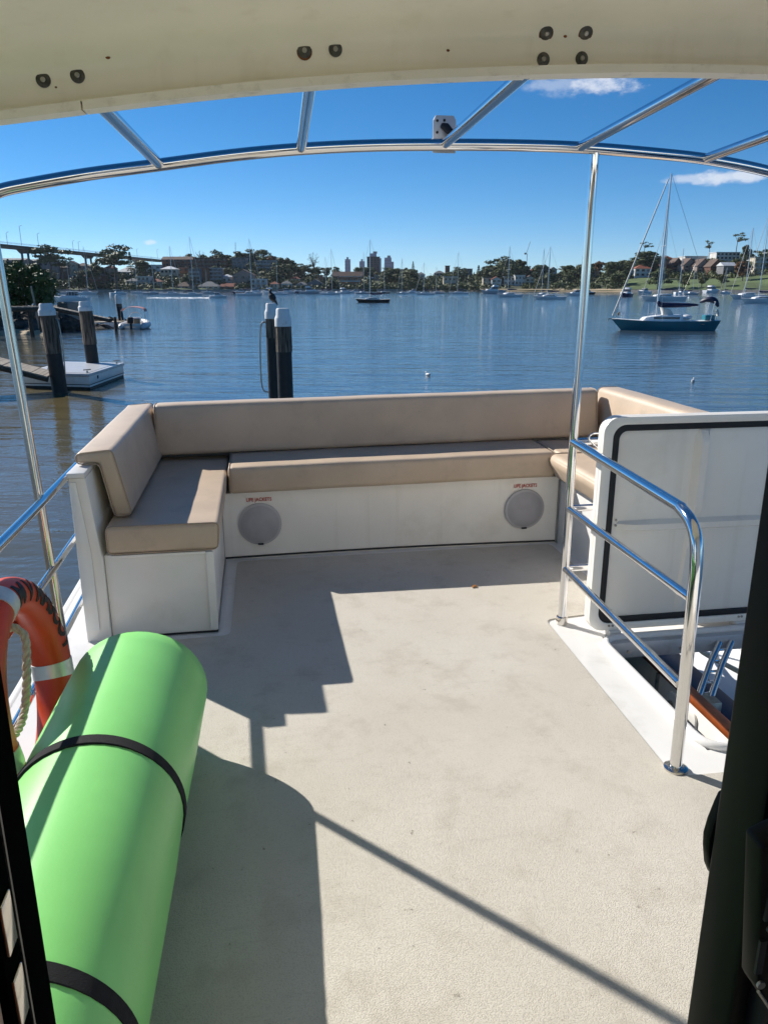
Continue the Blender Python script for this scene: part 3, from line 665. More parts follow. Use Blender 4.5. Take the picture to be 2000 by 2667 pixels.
MB().tube([(.323, .371, 1.030), (.348, .371, .992), (.392, .371, .975)], .0012, 6).build('case_edge', 'dull_steel', lk, smooth=True)
for z in (1.105, 1.06): MB().box((.318, .3702, z - .014), (.323, .3725, z + .014)).build('lock_slot', 'black_rubber', lk)
for z in (1.135, 1.083, 1.035): MB().lathe([(.003, 0), (.003, -.002)], (.3245, .3722, z), 'y', 10).build('lock_screw', 'dull_steel', lk)

# ================================================================== foam mat, life ring and small things on deck
MA = R(1.66); MR = .217
def matpt(s, a, r): 
    c = Vector((-.432, 2.36, MR + .004)) - Vector((math.sin(MA), math.cos(MA), 0)) * s
    u = Vector((math.cos(MA), -math.sin(MA), 0)); return c + u * math.cos(a) * r + Vector((0, 0, 1)) * math.sin(a) * r
ml = thing('foam_mat', (-.47, 1.5, 0), 'bright green foam mat rolled up and strapped, lying beside the left rail', 'foam mat')
mb = MB(); sp = []; turns = 7; na = turns * 44
for i in range(na + 1):
    a = -2.2 + i / 44 * 2 * math.pi; r = .055 + (MR - .055) * min(1, i / (na - 50)); r += .0012 * math.sin(a * 3 + 1) + (.003 * math.sin(a * 2) if i > na - 44 else 0); sp.append((a, r))
ss = [0, .004, .06, .2, .4, .59, .64, .68, .8, 1.0, 1.2, 1.27, 1.31, 1.45, 1.6, 1.756, 1.76]
def pinch(s): return -.005 * math.exp(-((s - .635) / .06) ** 2) - .005 * math.exp(-((s - 1.29) / .06) ** 2)
mb.grid([[matpt(s + .006 * math.sin(a * 1.3) * (1 if s < .1 else 0), a, r + (pinch(s) if r > MR * .93 else 0) - (.003 if s in (0, 1.76) else 0)) for a, r in sp] for s in ss])
th = .0095                                                   # the sheet's other face
mb.grid([[matpt(s, a, r - th) for a, r in sp] for s in ss])
mb.grid([[matpt(0.0, a, r - (.003 if k == 0 else th)) for a, r in sp] for k in (0, 1)]); mb.grid([[matpt(1.76, a, r - (.003 if k == 0 else th)) for a, r in sp] for k in (0, 1)])
a, r = sp[-1]; mb.grid([[matpt(s, a, r + pinch(s) - k * th) for s in ss] for k in (0, 1)])
mb.build('rolled_sheet', 'foam', ml, smooth=True, angle=60, normals=False)
for s0 in (.600, 1.265):
    mb = MB(); prof_ = [(s0, -.010), (s0 + .002, .001), (s0 + .037, .001), (s0 + .039, -.010)]
    mb.grid([[matpt(s, 2 * math.pi * i / 72, MR + .0008 + .003 * math.sin(4 * math.pi * i / 72) * 0 + dr_ - .0015) for i in range(73)] for s, dr_ in prof_]); mb.build('strap', 'black_strap', ml, smooth=True)

lrx = thing('life_ring', (-.715, 2.25, 0), 'orange life ring with silver bands lettered M V MASCOT hanging on the left rail', 'life ring')
RC = Vector((-.738, 2.205, .330)); RM, Rm = .294, .056
RX = Vector((1, 0, .12)).normalized()                        # leans back against the rail
RZ = Vector((-.12, 0, 1)).normalized(); RY = Vector((0, 1, 0))
def tor(ph, ps, r=Rm, R_=RM): d = RY * math.cos(ph) + RZ * math.sin(ph); return RC + d * (R_ + r * math.cos(ps)) + RX * (r * 1.12) * math.sin(ps)
mb = MB(); mb.grid([[tor(2 * math.pi * i / 72, 2 * math.pi * j / 24) for j in range(25)] for i in range(73)]); body = mb.build('ring_body', 'ring_orange', lrx, smooth=True)
for a in (97, -14, -100, 188):
    mb = MB(); mb.grid([[tor(R(a + da), 2 * math.pi * j / 28, Rm + dr_) for j in range(29)] for da, dr_ in ((-5.6, -.002), (-5.5, .0025), (5.5, .0025), (5.6, -.002))]); mb.build('reflective_band', 'reflective', lrx, smooth=True)
me = text_mesh('M V MASCOT', .096, .0030, .0004, 3, .92)
for v in me.vertices:
    x, y, z = v.co; ph = R(44) - x / (RM + .035); ps = R(84) - (y - .030) / Rm; v.co = tor(ph, ps, Rm + .0015 + z) - WL[lrx.name]
link('lettering', me, 'ink_black', lrx, None, WL[lrx.name])
rope = [tor(R(95), R(172), Rm + .004), RC + Vector((.035, -.03, .20)), RC + Vector((.04, -.065, .11)), RC + Vector((.035, -.09, .03)), RC + Vector((.03, -.14, -.02)), RC + Vector((.02, -.21, -.03)), tor(R(186), R(178), Rm + .004)]
rp = smooth_path(rope, 14); mb = MB()
for ph in (0, 2.09, 4.19):
    pts = []
    for i, p in enumerate(rp):
        t = (rp[min(i + 1, len(rp) - 1)] - rp[max(i - 1, 0)]).normalized(); n1 = t.orthogonal().normalized(); n2 = t.cross(n1); a = i * .55 + ph
        pts.append(p + (n1 * math.cos(a) + n2 * math.sin(a)) * .006)
    mb.tube(pts, .0068, 7)
mb.build('grab_line', 'rope', lrx, smooth=True)
mb = MB(); mb.ball(rope[0] + Vector((.012, 0, -.01)), .016, 10, 7); mb.build('rope_knot', 'rope', lrx, smooth=True)
mb = MB(); mb.tube(smooth_path([(-.80, 2.02, .18), (-.77, 2.03, .20), (-.74, 2.06, .10), (-.72, 2.10, .03)]), .012, 8); tag(mb.build('orange_strap', 'ring_orange', smooth=True), 'thin orange strap tied to the lowest left rail behind the life ring', 'strap')
mb = MB(); mb.grid([[(1.045, 3.575, .004), (1.056, 3.585, .009), (1.07, 3.58, .004)], [(1.038, 3.59, .006), (1.055, 3.60, .012), (1.072, 3.60, .005)], [(1.05, 3.612, .003), (1.062, 3.61, .007), (1.075, 3.61, .003)]])
tag(mb.build('dry_leaf', 'cloud_leaf', smooth=True), 'small dry brown leaf lying on the sunlit deck', 'leaf')
# ================================================================== piles, pontoons, near left shore
def pile(x, y_top, y_black, y_water, wpx, label, hoop=0, cap=.95, dist=None, lean=0.0, group=None):
    p = onwater(x, y_water) if dist is None else Vector((*at(x, 700, dist).xy, WATER))
    d = math.hypot(p.x, p.y); dep = d * 1.0
    zt = at(x, y_top, d).z; zb = at(x, y_black, d).z; r = wpx * PX / 2000 * d * .5
    t = thing('mooring_pile', (p.x, p.y, WATER - 1), label, 'pile', group)
    cz = zt - cap
    def off(z): return Vector((p.x, p.y, 0)) + RT * lean * (z - WATER)
    def col(z): return tuple(off(z) + Vector((0, 0, z)))
    rs = random.Random(int(x))
    mb = MB(); rows = []; nn = 28; zz = [zb + (cz + .06 - zb) * k / 10 for k in range(11)]
    ang = [(1 + .10 * rs.uniform(-1, 1)) for _ in range(nn)]
    for z in zz: rows.append([off(z) + Vector((math.cos(2 * math.pi * j / nn) * r * .97 * ang[j % nn] * (1 + .02 * rs.uniform(-1, 1)), math.sin(2 * math.pi * j / nn) * r * .97 * ang[j % nn], z)) for j in range(nn + 1)])
    mb.grid(rows); mb.build('timber_shaft', 'pile_timber', t, smooth=True, angle=60)
    mb = MB(); mb.tube([col(WATER - 1), col(WATER + .2), col((zb + WATER) / 2), col(zb)], [r * .93, r * .95, r * .98, r * .97], 22); mb.build('tarred_base', 'pile_black', t, smooth=True)
    mb = MB(); mb.tube([col(cz), col(cz + cap * .42), col(zt - .22), col(zt - .16), col(zt - .04), col(zt)], [r * 1.06, r * 1.06, r * .98, r * .86, r * .84, r * .74], 24); mb.build('white_cap', 'pile_cap', t, smooth=True, angle=50)
    if hoop:
        b = off(cz) + RT * (r * .6 + .10) + Vector((0, 0, cz - .1)) if hoop > 0 else off(cz) - RT * (r * .6 + .12) + Vector((0, 0, cz - .05))
        s = 1 if hoop > 0 else -1; L = 2.0
        pts = [off(cz - .1) + RT * s * r * .85 + Vector((0, 0, cz - .1)), b + RT * s * .10 + Vector((0, 0, -.15)), b + RT * s * .16 + Vector((0, 0, -L * .5)), b + RT * s * .14 + Vector((0, 0, -L)), off(cz - L - .25) + RT * s * r * .85 + Vector((0, 0, cz - L - .2))]
        MB().tube(smooth_path(pts, 4), .025, 8).build('mooring_hoop', 'dull_steel', t, smooth=True)
    return t
pile(131, 655, 763, 849, 30, 'timber mooring pile with white cap standing in front of the white pontoon', 1, lean=-.045, cap=.45)
pile(193, 651, 744, 798, 25, 'timber mooring pile with white cap standing behind the white pontoon', 0, lean=-.03, cap=.42, dist=38)
pile(612, 666, 760, 880, 33, 'white-capped mooring pile rising right behind the stern backrest', 0, cap=.45, dist=20.5)
pr_ = pile(588, 655, 730, 860, 27, 'mooring pile with a cormorant on its white cap', -1, cap=.45, dist=24.0)
pile(264, 636, 663, 690, 11, 'leaning pale-topped pile behind the inflatable boat', 0, cap=1.0, dist=92, lean=-.06)

def bird(x, y, dist):
    p = at(x, y, dist)
    t = thing('cormorant', p, 'dark cormorant with pale breast perched on the pile cap', 'bird', rz=-YAW)
    s = .58
    def P(u, v, w=0): return Vector((u * s, w * s, v * s))
    MB().tube(smooth_path([P(.10, .06), P(.05, .16), P(-.03, .30), P(-.09, .44), P(-.115, .54), P(-.11, .62), P(-.13, .665)]), [.03] * 3 + [.05, .065, .08, .09, .095, .098, .10, .10, .098, .095, .09, .08, .07, .06, .052, .048, .044, .042, .040, .040, .042, .045, .046, .044, .040, .034, .026, .015], 12).build('body', 'bird_dark', t, local=True, smooth=True)
    MB().ball(P(-.10, .36), (.045, .055, .13), 10, 8).build('breast', 'bird_white', t, local=True, smooth=True)
    MB().tube([P(-.14, .655), P(-.20, .65), P(-.225, .635)], [.016, .009, .004], 8).build('bill', 'bill', t, local=True, smooth=True)
    MB().tube([P(.06, .14), P(.16, .03), P(.25, -.10)], [.05, .035, .012], 8).build('tail', 'bird_dark', t, local=True, smooth=True)
    for w_ in (-.04, .04):
        MB().tube([P(.0, .18, w_), P(-.02, .0, w_)], .012, 6).build('leg', 'bird_dark', t, local=True)
        MB().tube(smooth_path([P(-.06, .44, w_ * 1.6), P(.03, .28, w_ * 2), P(.13, .08, w_ * 1.4)]), [.03, .05, .055, .055, .05, .05, .045, .04, .03, .02, .012], 8).build('wing', 'bird_dark', t, local=True, smooth=True)
bird(590, 654.5, 24.0)
def gull(x, y, label):
    p = onwater(x, y); t = thing('gull', p, label, 'bird', 'gulls on the water', rz=random.uniform(0, 6))
    MB().ball((0, 0, .04), (.17, .075, .07), 10, 8).build('body', 'bird_white', t, local=True, smooth=True)
    MB().ball((.15, 0, .13), (.055, .04, .045), 8, 6).build('head', 'bird_white', t, local=True, smooth=True)
    MB().tube([(.19, 0, .125), (.25, 0, .115)], [.012, .004], 6).build('bill', 'bill', t, local=True)
    MB().ball((-.09, 0, .075), (.13, .07, .035), 8, 6).build('wings', 'yacht_grey', t, local=True, smooth=True)
gull(924, 811, 'white gull floating off the stern in the middle of the water'); gull(1496, 825, 'white gull floating near the right side below the teal yacht')

# near pontoon and gangway
pw = thing('white_pontoon', onwater(140, 840), 'white floating pontoon with grey deck and dark waterline, left of the stern', 'pontoon')
A, B, C_ = onwater(55, 838), onwater(196, 842), onwater(238, 826)
ux = (B - A); uy = (C_ - B); uy = uy.normalized() * max(uy.length, 4.6); D_ = A + uy
def slab(mb, pts, z0, z1, grow=0.0):
    c = sum(pts, Vector()) / 4; q = [p + (p - c).normalized() * grow for p in pts]
    mb.add([(p.x, p.y, z0) for p in q] + [(p.x, p.y, z1) for p in q], [(3, 2, 1, 0), (4, 5, 6, 7), (0, 1, 5, 4), (1, 2, 6, 5), (2, 3, 7, 6), (3, 0, 4, 7)]); return mb
quad = [A, B, B + uy, D_]
slab(MB(), quad, WATER - .4, WATER + .10, -.03).build('black_base', 'pile_black', pw)
slab(MB(), quad, WATER + .10, WATER + .17, .0).build('stripe', 'gelcoat', pw); slab(MB(), quad, WATER + .171, WATER + .20, -.01).build('pinstripe', 'black_rubber', pw)
slab(MB(), quad, WATER + .201, WATER + .52, .0).build('side_band', 'gelcoat', pw, bevel=.01); slab(MB(), quad, WATER + .521, WATER + .60, .06).build('rubbing_strip', 'alu_grey', pw, bevel=.015)
slab(MB(), quad, WATER + .601, WATER + .63, .03).build('deck_rim', 'gelcoat', pw, bevel=.01); slab(MB(), quad, WATER + .631, WATER + .642, -.28).build('deck_field', 'yacht_grey', pw)
for k, (f, g) in enumerate(((.10, .06), (.94, .07), (.93, .93))):
    c = A + ux * f + uy * g; cl = MB(); cl.box((c.x - .03, c.y - .03, WATER + .63), (c.x + .03, c.y + .03, WATER + .72)); cl.tube([(c.x - .15, c.y, WATER + .75), (c.x + .15, c.y, WATER + .77)], .025, 8); cl.build('cleat', 'dull_steel', pw, smooth=True, angle=40)
c = A + ux * .33 + uy * .12; MB().lathe([(.10, 0), (.10, .12), (.07, .17)], (c.x, c.y, WATER + .63), 'z', 14).build('cap_bollard', 'gelcoat', pw, smooth=True, angle=40)
c = B + uy * .22; MB().box((c.x - .0, c.y - .08, WATER + .34), (c.x + .03, c.y + .08, WATER + .46)).build('number_plate', 'navy', pw)
gw = thing('gangway', A, 'weathered timber plank gangway leading down to the white pontoon', 'gangway')
g0 = at(-150, 741, 34.0); g1 = at(112, 801, 33.0); g1.z = WATER + .70
gd = (g1 - g0); gn = gd.cross(Vector((0, 0, 1))).normalized() * .9; n_ = 30
pm = None
for i in range(n_):
    a = g0 + gd * (i / n_); b = g0 + gd * ((i + .9) / n_); h = random.uniform(-.008, .008)
    mb = MB(); mb.add([a - gn + Vector((0, 0, h)), b - gn + Vector((0, 0, h)), b + gn + Vector((0, 0, h)), a + gn + Vector((0, 0, h))] + [a - gn - Vector((0, 0, .05)), b - gn - Vector((0, 0, .05)), b + gn - Vector((0, 0, .05)), a + gn - Vector((0, 0, .05))], [(0, 1, 2, 3), (7, 6, 5, 4), (0, 4, 5, 1), (1, 5, 6, 2), (2, 6, 7, 3), (3, 7, 4, 0)]); mb.build('plank', 'plank', gw)
for s in (-1, 1): MB().tube([g0 + gn * s * .9 - Vector((0, 0, .18)), g1 + gn * s * .9 - Vector((0, 0, .12))], .11, 8).build('beam', 'dark_timber', gw)

# rocky spit, jetty walkway, block, old posts, far pontoon
rk = thing('rock_spit', at(180, 690, 85), 'low dark rocky spit running out behind the mooring piles', 'rocks')
rs = random.Random(11)
for i in range(90):
    x = rs.uniform(-260, 272); f = max(0, min(1, (x - 90) / 182)); d = rs.uniform(78, 90) + f * 4
    p = at(x, 690, d); s = rs.uniform(.5, 1.3) * (1.15 - .45 * f); zz = WATER - .25 + rs.uniform(0, .75) * (1.1 - .5 * f)
    mb = MB(); mb.ball((p.x, p.y, zz), (s * rs.uniform(.8, 1.5), s * rs.uniform(.7, 1.1), s * rs.uniform(.45, .8)), 7, 5)
    mb.v = [v + Vector((rs.uniform(-.16, .16), rs.uniform(-.16, .16), rs.uniform(-.12, .12))) * s for v in mb.v]; mb.build('rock', 'rock', rk, normals=False)
bk = MB(); rows = []
for k, (dd, h) in enumerate(((74, -.6), (76, .25), (80, 1.0), (92, 1.5), (120, 1.6))): rows.append([Vector((*at(x, 690, dd + 2 * math.sin(x * .05)).xy, WATER + h + (.25 * math.sin(x * .11 + k) if k else 0))) for x in range(-620, 131, 15)])
bk.grid(rows); tag(bk.build('near_shore_bank', 'rock', smooth=True, normals=False), kind='structure')
rows = []
for dd, h in ((73.6, -.1), (74.6, .16), (76, .32)): rows.append([Vector((*at(x, 690, dd + 1.4 * math.sin(x * .05)).xy, WATER + h)) for x in range(-500, 101, 12)])
m_ = MB(); m_.grid(rows); tag(m_.build('mud_beach', 'sand', smooth=True, normals=False), kind='structure')
jt = thing('shore_jetty', at(20, 668, 70), 'old timber jetty along the shore below the mangrove', 'jetty')
j0, j1 = at(-260, 664, 70), at(86, 664, 70)
for k in range(46):
    a = j0.lerp(j1, k / 46); b = j0.lerp(j1, (k + .88) / 46); o2 = Vector((FW.x, FW.y, 0)).normalized() * 1.3
    mb = MB(); zt = at(20, 662.5, 70).z; mb.add([Vector((p.x, p.y, z)) for z in (zt - .08, zt + random.uniform(-.02, .02)) for p in (a, b, b + o2, a + o2)], [(3, 2, 1, 0), (4, 5, 6, 7), (0, 1, 5, 4), (1, 2, 6, 5), (2, 3, 7, 6), (3, 0, 4, 7)]); mb.build('deck_board', 'plank', jt)
zt = at(20, 662.5, 70).z
MB().tube([Vector((j0.x, j0.y, zt - .25)), Vector((j1.x, j1.y, zt - .25))], .16, 8).build('bearer', 'dark_timber', jt)
for k in range(7):
    a = j0.lerp(j1, (k + .5) / 7 * .99 + .01); MB().tube([(a.x, a.y, WATER - 1), (a.x, a.y, zt - .2)], .17, 10).build('jetty_pile', 'dark_timber', jt, smooth=True)
sl = thing('sloping_ramp', at(180, 680, 72), 'dark timber ramp sloping down over the rocks to the small pontoon', 'ramp')
a, b = at(110, 666, 72), at(240, 693, 74)
for s in (-.45, .45): MB().tube([a + Vector((0, s, 0)), b + Vector((0, s, 0))], .13, 8).build('beam', 'dark_timber', sl)
for k in range(14):
    p, q = a.lerp(b, k / 14), a.lerp(b, (k + .8) / 14); MB().add([p + Vector((0, -.6, .13)), q + Vector((0, -.6, .13)), q + Vector((0, .6, .13)), p + Vector((0, .6, .13)), p + Vector((0, -.6, .19)), q + Vector((0, -.6, .19)), q + Vector((0, .6, .19)), p + Vector((0, .6, .19))], [(3, 2, 1, 0), (4, 5, 6, 7), (0, 1, 5, 4), (1, 2, 6, 5), (2, 3, 7, 6), (3, 0, 4, 7)]).build('board', 'plank', sl)
p = at(155, 675, 88); w_ = 1.15; zt = at(155, 652, 88).z
mb = MB(); mb.tube([(p.x, p.y, WATER - .5), (p.x, p.y, zt - .12), (p.x, p.y, zt)], [w_ * 1.25, w_ * 1.12, w_ * 1.0], 8); tag(mb.build('mooring_block', 'concrete', smooth=False), 'squat grey concrete block behind the white-capped piles', 'block')
fp = thing('small_pontoon', at(226, 704, 78), 'small pale pontoon beside the inflatable boat', 'pontoon')
a, b = onwater(196, 709), onwater(262, 707); o2 = Vector((.3, 2.0, 0)); q4 = [a, b, b + o2, a + o2]
slab(MB(), q4, WATER - .3, WATER + .50).build('float', 'white_paint', fp, bevel=.02); slab(MB(), q4, WATER + .501, WATER + .56, .05).build('deck', 'plank', fp)
def stump(x, y0, y1, wpx, d, label, lean, mat='dark_timber'):
    p = at(x, y1, d); zt = at(x, y0, d).z; r = wpx * PX / 2000 * d / 2
    mb = MB(); mb.tube([Vector((p.x, p.y, WATER - .8)), Vector((p.x, p.y, (WATER + zt) / 2)) + RT * lean * .5, Vector((p.x, p.y, zt)) + RT * lean], [r * 1.1, r, r * .85], 10); tag(mb.build('old_post', mat, smooth=True, angle=50), label, 'post')
stump(252, 685, 716, 6, 75, 'short dark stump in the water left of the inflatable boat', .0)
stump(84, 618, 677, 3.6, 76, 'thin grey leaning post in front of the mangrove', -.35, 'plank'); stump(90, 660, 712, 6, 74, 'dark post at the water edge below the thin leaning post', .0)

# ================================================================== boats
def loft(L, B, F, ob=.12, os=.06, sheer=.25, n=18, tr=.55, flare=1.0, full=2.2):
    """hull shell: waterline curve to deck curve, bow at +x; returns rows"""
    deckc = []; wlc = []; mid = []
    for i in range(n + 1):
        t = i / n; s = 2 * t - 1
        bw_ = (1 - max(0, (t - .45) / .55) ** full) * (tr + (1 - tr) * min(1, t / .45) ** .6) * B / 2
        zd = F * (1 + sheer * max(0, s) ** 1.6 + sheer * .35 * max(0, -s) ** 1.6)
        xd = -L / 2 + L * t; xw = -L / 2 + os * L + (L - (ob + os) * L) * t
        bwl = bw_ * (.80 if t < .5 else .80 - .35 * (t - .5)) * (.75 + .25 * min(1, t / .2)) 
        deckc.append((xd, bw_, zd)); wlc.append((xw, bwl, -.35)); mid.append((xd * .55 + xw * .45, (bw_ * .6 + bwl * .4) * flare, zd * .42))
    return wlc, mid, deckc
def hull_parts(t, L, B, F, hm, dm='yacht_white', stripe='yacht_navy', **kw):
    w_, m_, d_ = loft(L, B, F, **kw)
    low = [(x * .985, y * .7, -.9) for x, y, z in w_]
    mb = MB()
    for s in (1, -1): mb.grid([[(x, y * s, z) for x, y, z in row] for row in (low, w_, m_, d_)])
    tr = [r[0] for r in (low, w_, m_, d_)]
    mb.grid([[(x, y, z) for x, y, z in tr], [(x, -y, z) for x, y, z in tr]])
    mb.build('hull', hm, t, local=True, smooth=True, angle=45)
    mb = MB(); mb.grid([[(x, y * .97, z - .03) for x, y, z in d_], [(x, 0, z + .05) for x, y, z in d_], [(x, -y * .97, z - .03) for x, y, z in d_]]); mb.build('deck', dm, t, local=True, smooth=True)
    return d_
def yacht(x, y, L, masth, label, hm='yacht_white', face=1, rot=0.0, boom='sail_navy', detail=0, roller=True, mast2=0, group='sailing yachts on the moorings', cab=1.0, sprit=False, sprd=1):
    p = onwater(x, y); rz = -YAW + (0 if face > 0 else math.pi) + R(rot)
    t = thing('sailing_yacht', p, label, 'sailboat', group, rz)
    B = L * .29; F = L * .085
    d_ = hull_parts(t, L, B, F, hm, ob=.13, os=.05)
    mx = L * .08; dk = F * 1.12
    cl, cw, chh = L * .34, B * .52, L * .045 * cab
    mb = MB(); mb.prism([(-L * .16, dk - .25), (L * .24, dk - .25), (L * .19, dk + chh * .55), (L * .05, dk + chh), (-L * .15, dk + chh * 1.05)], 'y', -cw / 2, cw / 2); mb.build('coachroof', 'yacht_white', t, local=True, bevel=L * .008)
    for s in (1, -1): MB().box((-L * .12, s * (cw / 2 + .005) - .012, dk + chh * .2), (L * .12, s * (cw / 2 + .005) + .012, dk + chh * .62)).build('cabin_window', 'glass_boat', t, local=True)
    mr = max(.065, L * .0085)
    MB().tube([(mx, 0, dk), (mx - .1, 0, masth * .6), (mx - .15, 0, masth)], [mr, mr, mr * .7], 8).build('mast', 'mast', t, local=True, smooth=True)
    bz = dk + chh + L * .07
    MB().tube([(mx - .1, 0, bz), (-L * .30, 0, bz + .12)], mr * .6, 7).build('boom', 'mast', t, local=True, smooth=True)
    if boom: MB().tube(smooth_path([(mx - .05, 0, bz + .55), (mx - .35, 0, bz + .24), (-L * .1, 0, bz + .20), (-L * .30, 0, bz + .22)], 4), [.10, .16, .20, .22, .24, .24, .24, .23, .22, .20, .18, .14, .07], 8).build('sail_cover', boom, t, local=True, smooth=True)
    sr = .014 if detail else .02
    rig = MB(); rig.tube([(mx - .15, 0, masth), (-L * .49, 0, d_[0][2])], sr, 5)
    for s in (1, -1): rig.tube([(mx - .14, 0, masth * .97), (mx - .1, s * B * .26, masth * .55), (mx - .1, s * B * .45, dk)], sr, 5)
    rig.build('rigging', 'dull_steel', t, local=True)
    if sprd: MB().tube([(mx - .1, -B * .27, masth * .55), (mx - .1, B * .27, masth * .55)], mr * .4, 6).build('spreader', 'mast', t, local=True)
    bowx = L * .485
    if roller: MB().tube([(bowx, 0, d_[-1][2] + .25), (mx + .05, 0, masth * .97)], [.085 if detail else .07, .05], 7).build('furled_jib', 'sail_cloth', t, local=True, smooth=True)
    else: MB().tube([(bowx, 0, d_[-1][2]), (mx, 0, masth * .97)], sr, 5).build('forestay', 'dull_steel', t, local=True)
    pl = MB(); z0 = d_[-1][2]; pl.tube(smooth_path([(L * .40, B * .16, z0 - .1), (L * .40, B * .16, z0 + .5), (L * .50, 0, z0 + .58), (L * .40, -B * .16, z0 + .5), (L * .40, -B * .16, z0 - .1)], 4), .018, 6)
    st = d_[0]; pl.tube(smooth_path([(-L * .40, st[1] * .95, F), (-L * .41, st[1] * .95, F + .65), (-L * .49, 0, F + .7), (-L * .41, -st[1] * .95, F + .65), (-L * .40, -st[1] * .95, F)], 4), .018, 6)
    for k in range(4, 15, 3):
        x_, y_, z_ = d_[k]
        for s in (1, -1): pl.tube([(x_, y_ * s * .95, z_ - .05), (x_, y_ * s * .95, z_ + .6)], .014, 5)
    for s in (1, -1): pl.tube([(-L * .40, d_[2][1] * s * .95, F + .62)] + [(d_[k][0], d_[k][1] * s * .95, d_[k][2] + .58) for k in (4, 7, 10, 13)] + [(L * .40, B * .16 * s, z0 + .48)], .010, 5)
    pl.build('guard_rails', 'steel', t, local=True)
    if mast2: MB().tube([(-L * .33, 0, F), (-L * .34, 0, mast2)], mr * .8, 7).build('mizzen_mast', 'mast', t, local=True, smooth=True)
    return t, d_, dk, B, F
def cruiser(x, y, L, label, hm='yacht_white', face=1, rot=0.0, fly=False, group='motor boats on the moorings', cover=None, wind=True):
    p = onwater(x, y); rz = -YAW + (0 if face > 0 else math.pi) + R(rot)
    t = thing('motor_boat', p, label, 'motorboat', group, rz); B = L * .33; F = L * .115
    d_ = hull_parts(t, L, B, F, hm, ob=.14, os=.0, tr=.85, sheer=.35)
    dk = F * 1.05
    if cover:
        mb = MB(); mb.prism([(-L * .46, dk - .1), (L * .40, dk - .1), (L * .25, dk + L * .09), (L * .02, dk + L * .17), (-L * .3, dk + L * .15)], 'y', -B * .42, B * .42); mb.build('canvas_cover', cover, t, local=True, bevel=L * .03); return t
    mb = MB(); mb.prism([(-L * .20, dk - .2), (L * .33, dk - .1), (L * .22, dk + L * .055), (-L * .20, dk + L * .055)], 'y', -B * .40, B * .40); mb.build('foredeck_house', 'yacht_white', t, local=True, bevel=L * .012)
    z0 = dk + L * .05; h = L * .10
    mb = MB(); mb.prism([(-L * .18, z0), (L * .12, z0), (L * .02, z0 + h), (-L * .17, z0 + h)], 'y', -B * .37, B * .37); mb.build('window_band', 'glass_boat', t, local=True, bevel=L * .004)
    for s in (1, -1):
        for k in range(3): xx = -L * .16 + k * L * .085; MB().box((xx, s * B * .375 - .02, z0), (xx + .06, s * B * .375 + .02, z0 + h)).build('pillar', 'yacht_white', t, local=True)
    mb = MB(); mb.prism([(-L * .24, z0 + h), (L * .06, z0 + h - .02), (L * .04, z0 + h + .10), (-L * .24, z0 + h + .10)], 'y', -B * .42, B * .42); mb.build('cabin_top', 'yacht_white', t, local=True, bevel=.03)
    if fly:
        mb = MB(); mb.prism([(-L * .22, z0 + h + .1), (L * .01, z0 + h + .1), (-L * .02, z0 + h + L * .06), (-L * .21, z0 + h + L * .05)], 'y', -B * .34, B * .34); mb.build('flybridge', 'yacht_white', t, local=True, bevel=.04)
        MB().prism([(-L * .04, z0 + h + L * .055), (-L * .02, z0 + h + L * .055), (-L * .05, z0 + h + L * .09), (-L * .055, z0 + h + L * .09)], 'y', -B * .3, B * .3).build('windscreen', 'glass_boat', t, local=True)
    mb = MB()
    for s in (1, -1): mb.tube([(-L * .0, B * .46 * s, dk), (L * .0, B * .46 * s, dk + .5), (L * .36, B * .22 * s, dk + L * .05 + .5), (L * .47, 0, dk + L * .05 + .55)], .02, 5)
    mb.build('bow_rail', 'steel', t, local=True)
    MB().box((-L * .49, -B * .36, F * .55), (-L * .20, B * .36, F * .75)).build('cockpit_sole', 'yacht_grey', t, local=True)
    return t

# the near teal sloop, with its own fittings
ty, d_, dk, B, F = yacht(1432, 713, 9.9, 13.7, 'teal-hulled sloop with navy sail cover moored nearest on the right', 'yacht_teal', face=-1, rot=-4, detail=1, group=None)
L = 9.9
st = MB()
for s in (-.8, .8): st.tube([(-L * .40, s, F), (-L * .43, s * .9, F + 1.75)], .035, 8)
st.tube([(-L * .43, -.8, F + 1.75), (-L * .43, .8, F + 1.75)], .035, 8); st.build('stern_arch', 'mast', ty, local=True, smooth=True)
MB().tube(smooth_path([(-L * .33, -.5, F + 1.72), (-L * .38, 0, F + 1.95), (-L * .44, .2, F + 1.85), (-L * .47, .5, F + 1.3)], 4), [.10, .16, .2, .22, .24, .26, .28, .28, .26, .24, .2, .15, .08], 8).build('wind_vane_cover', 'navy', ty, local=True, smooth=True)
MB().box((-L * .45, -.55, F + .05), (-L * .36, .55, F + .55)).build('stern_dodger', 'yacht_teal', ty, local=True, bevel=.05)
MB().tube(arcpts((-L * .475, .3, F + .75), .26, 0, 6.283, 18, (0, 1, 0), (.2, 0, 1)), .075, 8, False).build('horseshoe_buoy', 'sail_cloth', ty, local=True, smooth=True)
MB().ball((L * .44, .28, dk + .55), (.11, .11, .18), 10, 7).build('yellow_float', 'seat_tan', ty, local=True, smooth=True)
MB().tube([(L * .47, 0, dk + .15), (L * .525, 0, dk + .05), (L * .53, 0, dk - .25)], [.05, .06, .03], 7).build('anchor', 'dull_steel', ty, local=True, smooth=True)
MB().prism([(L * .02, dk + .3), (-L * .08, dk + .3), (-L * .04, dk + .95), (L * .04, dk + 1.15)], 'y', -.45, .45).build('spray_hood', 'sail_cloth', ty, local=True, bevel=.06)
MB().ball((-L * .2, .1, dk + .25), (.55, .5, .25), 10, 7).build('cockpit_cover', 'yacht_white', ty, local=True, smooth=True)
MB().box((-L * .34, B * .36, F * .62), (-L * .31, B * .40, F * .78)).build('hull_port', 'glass_boat', ty, local=True)
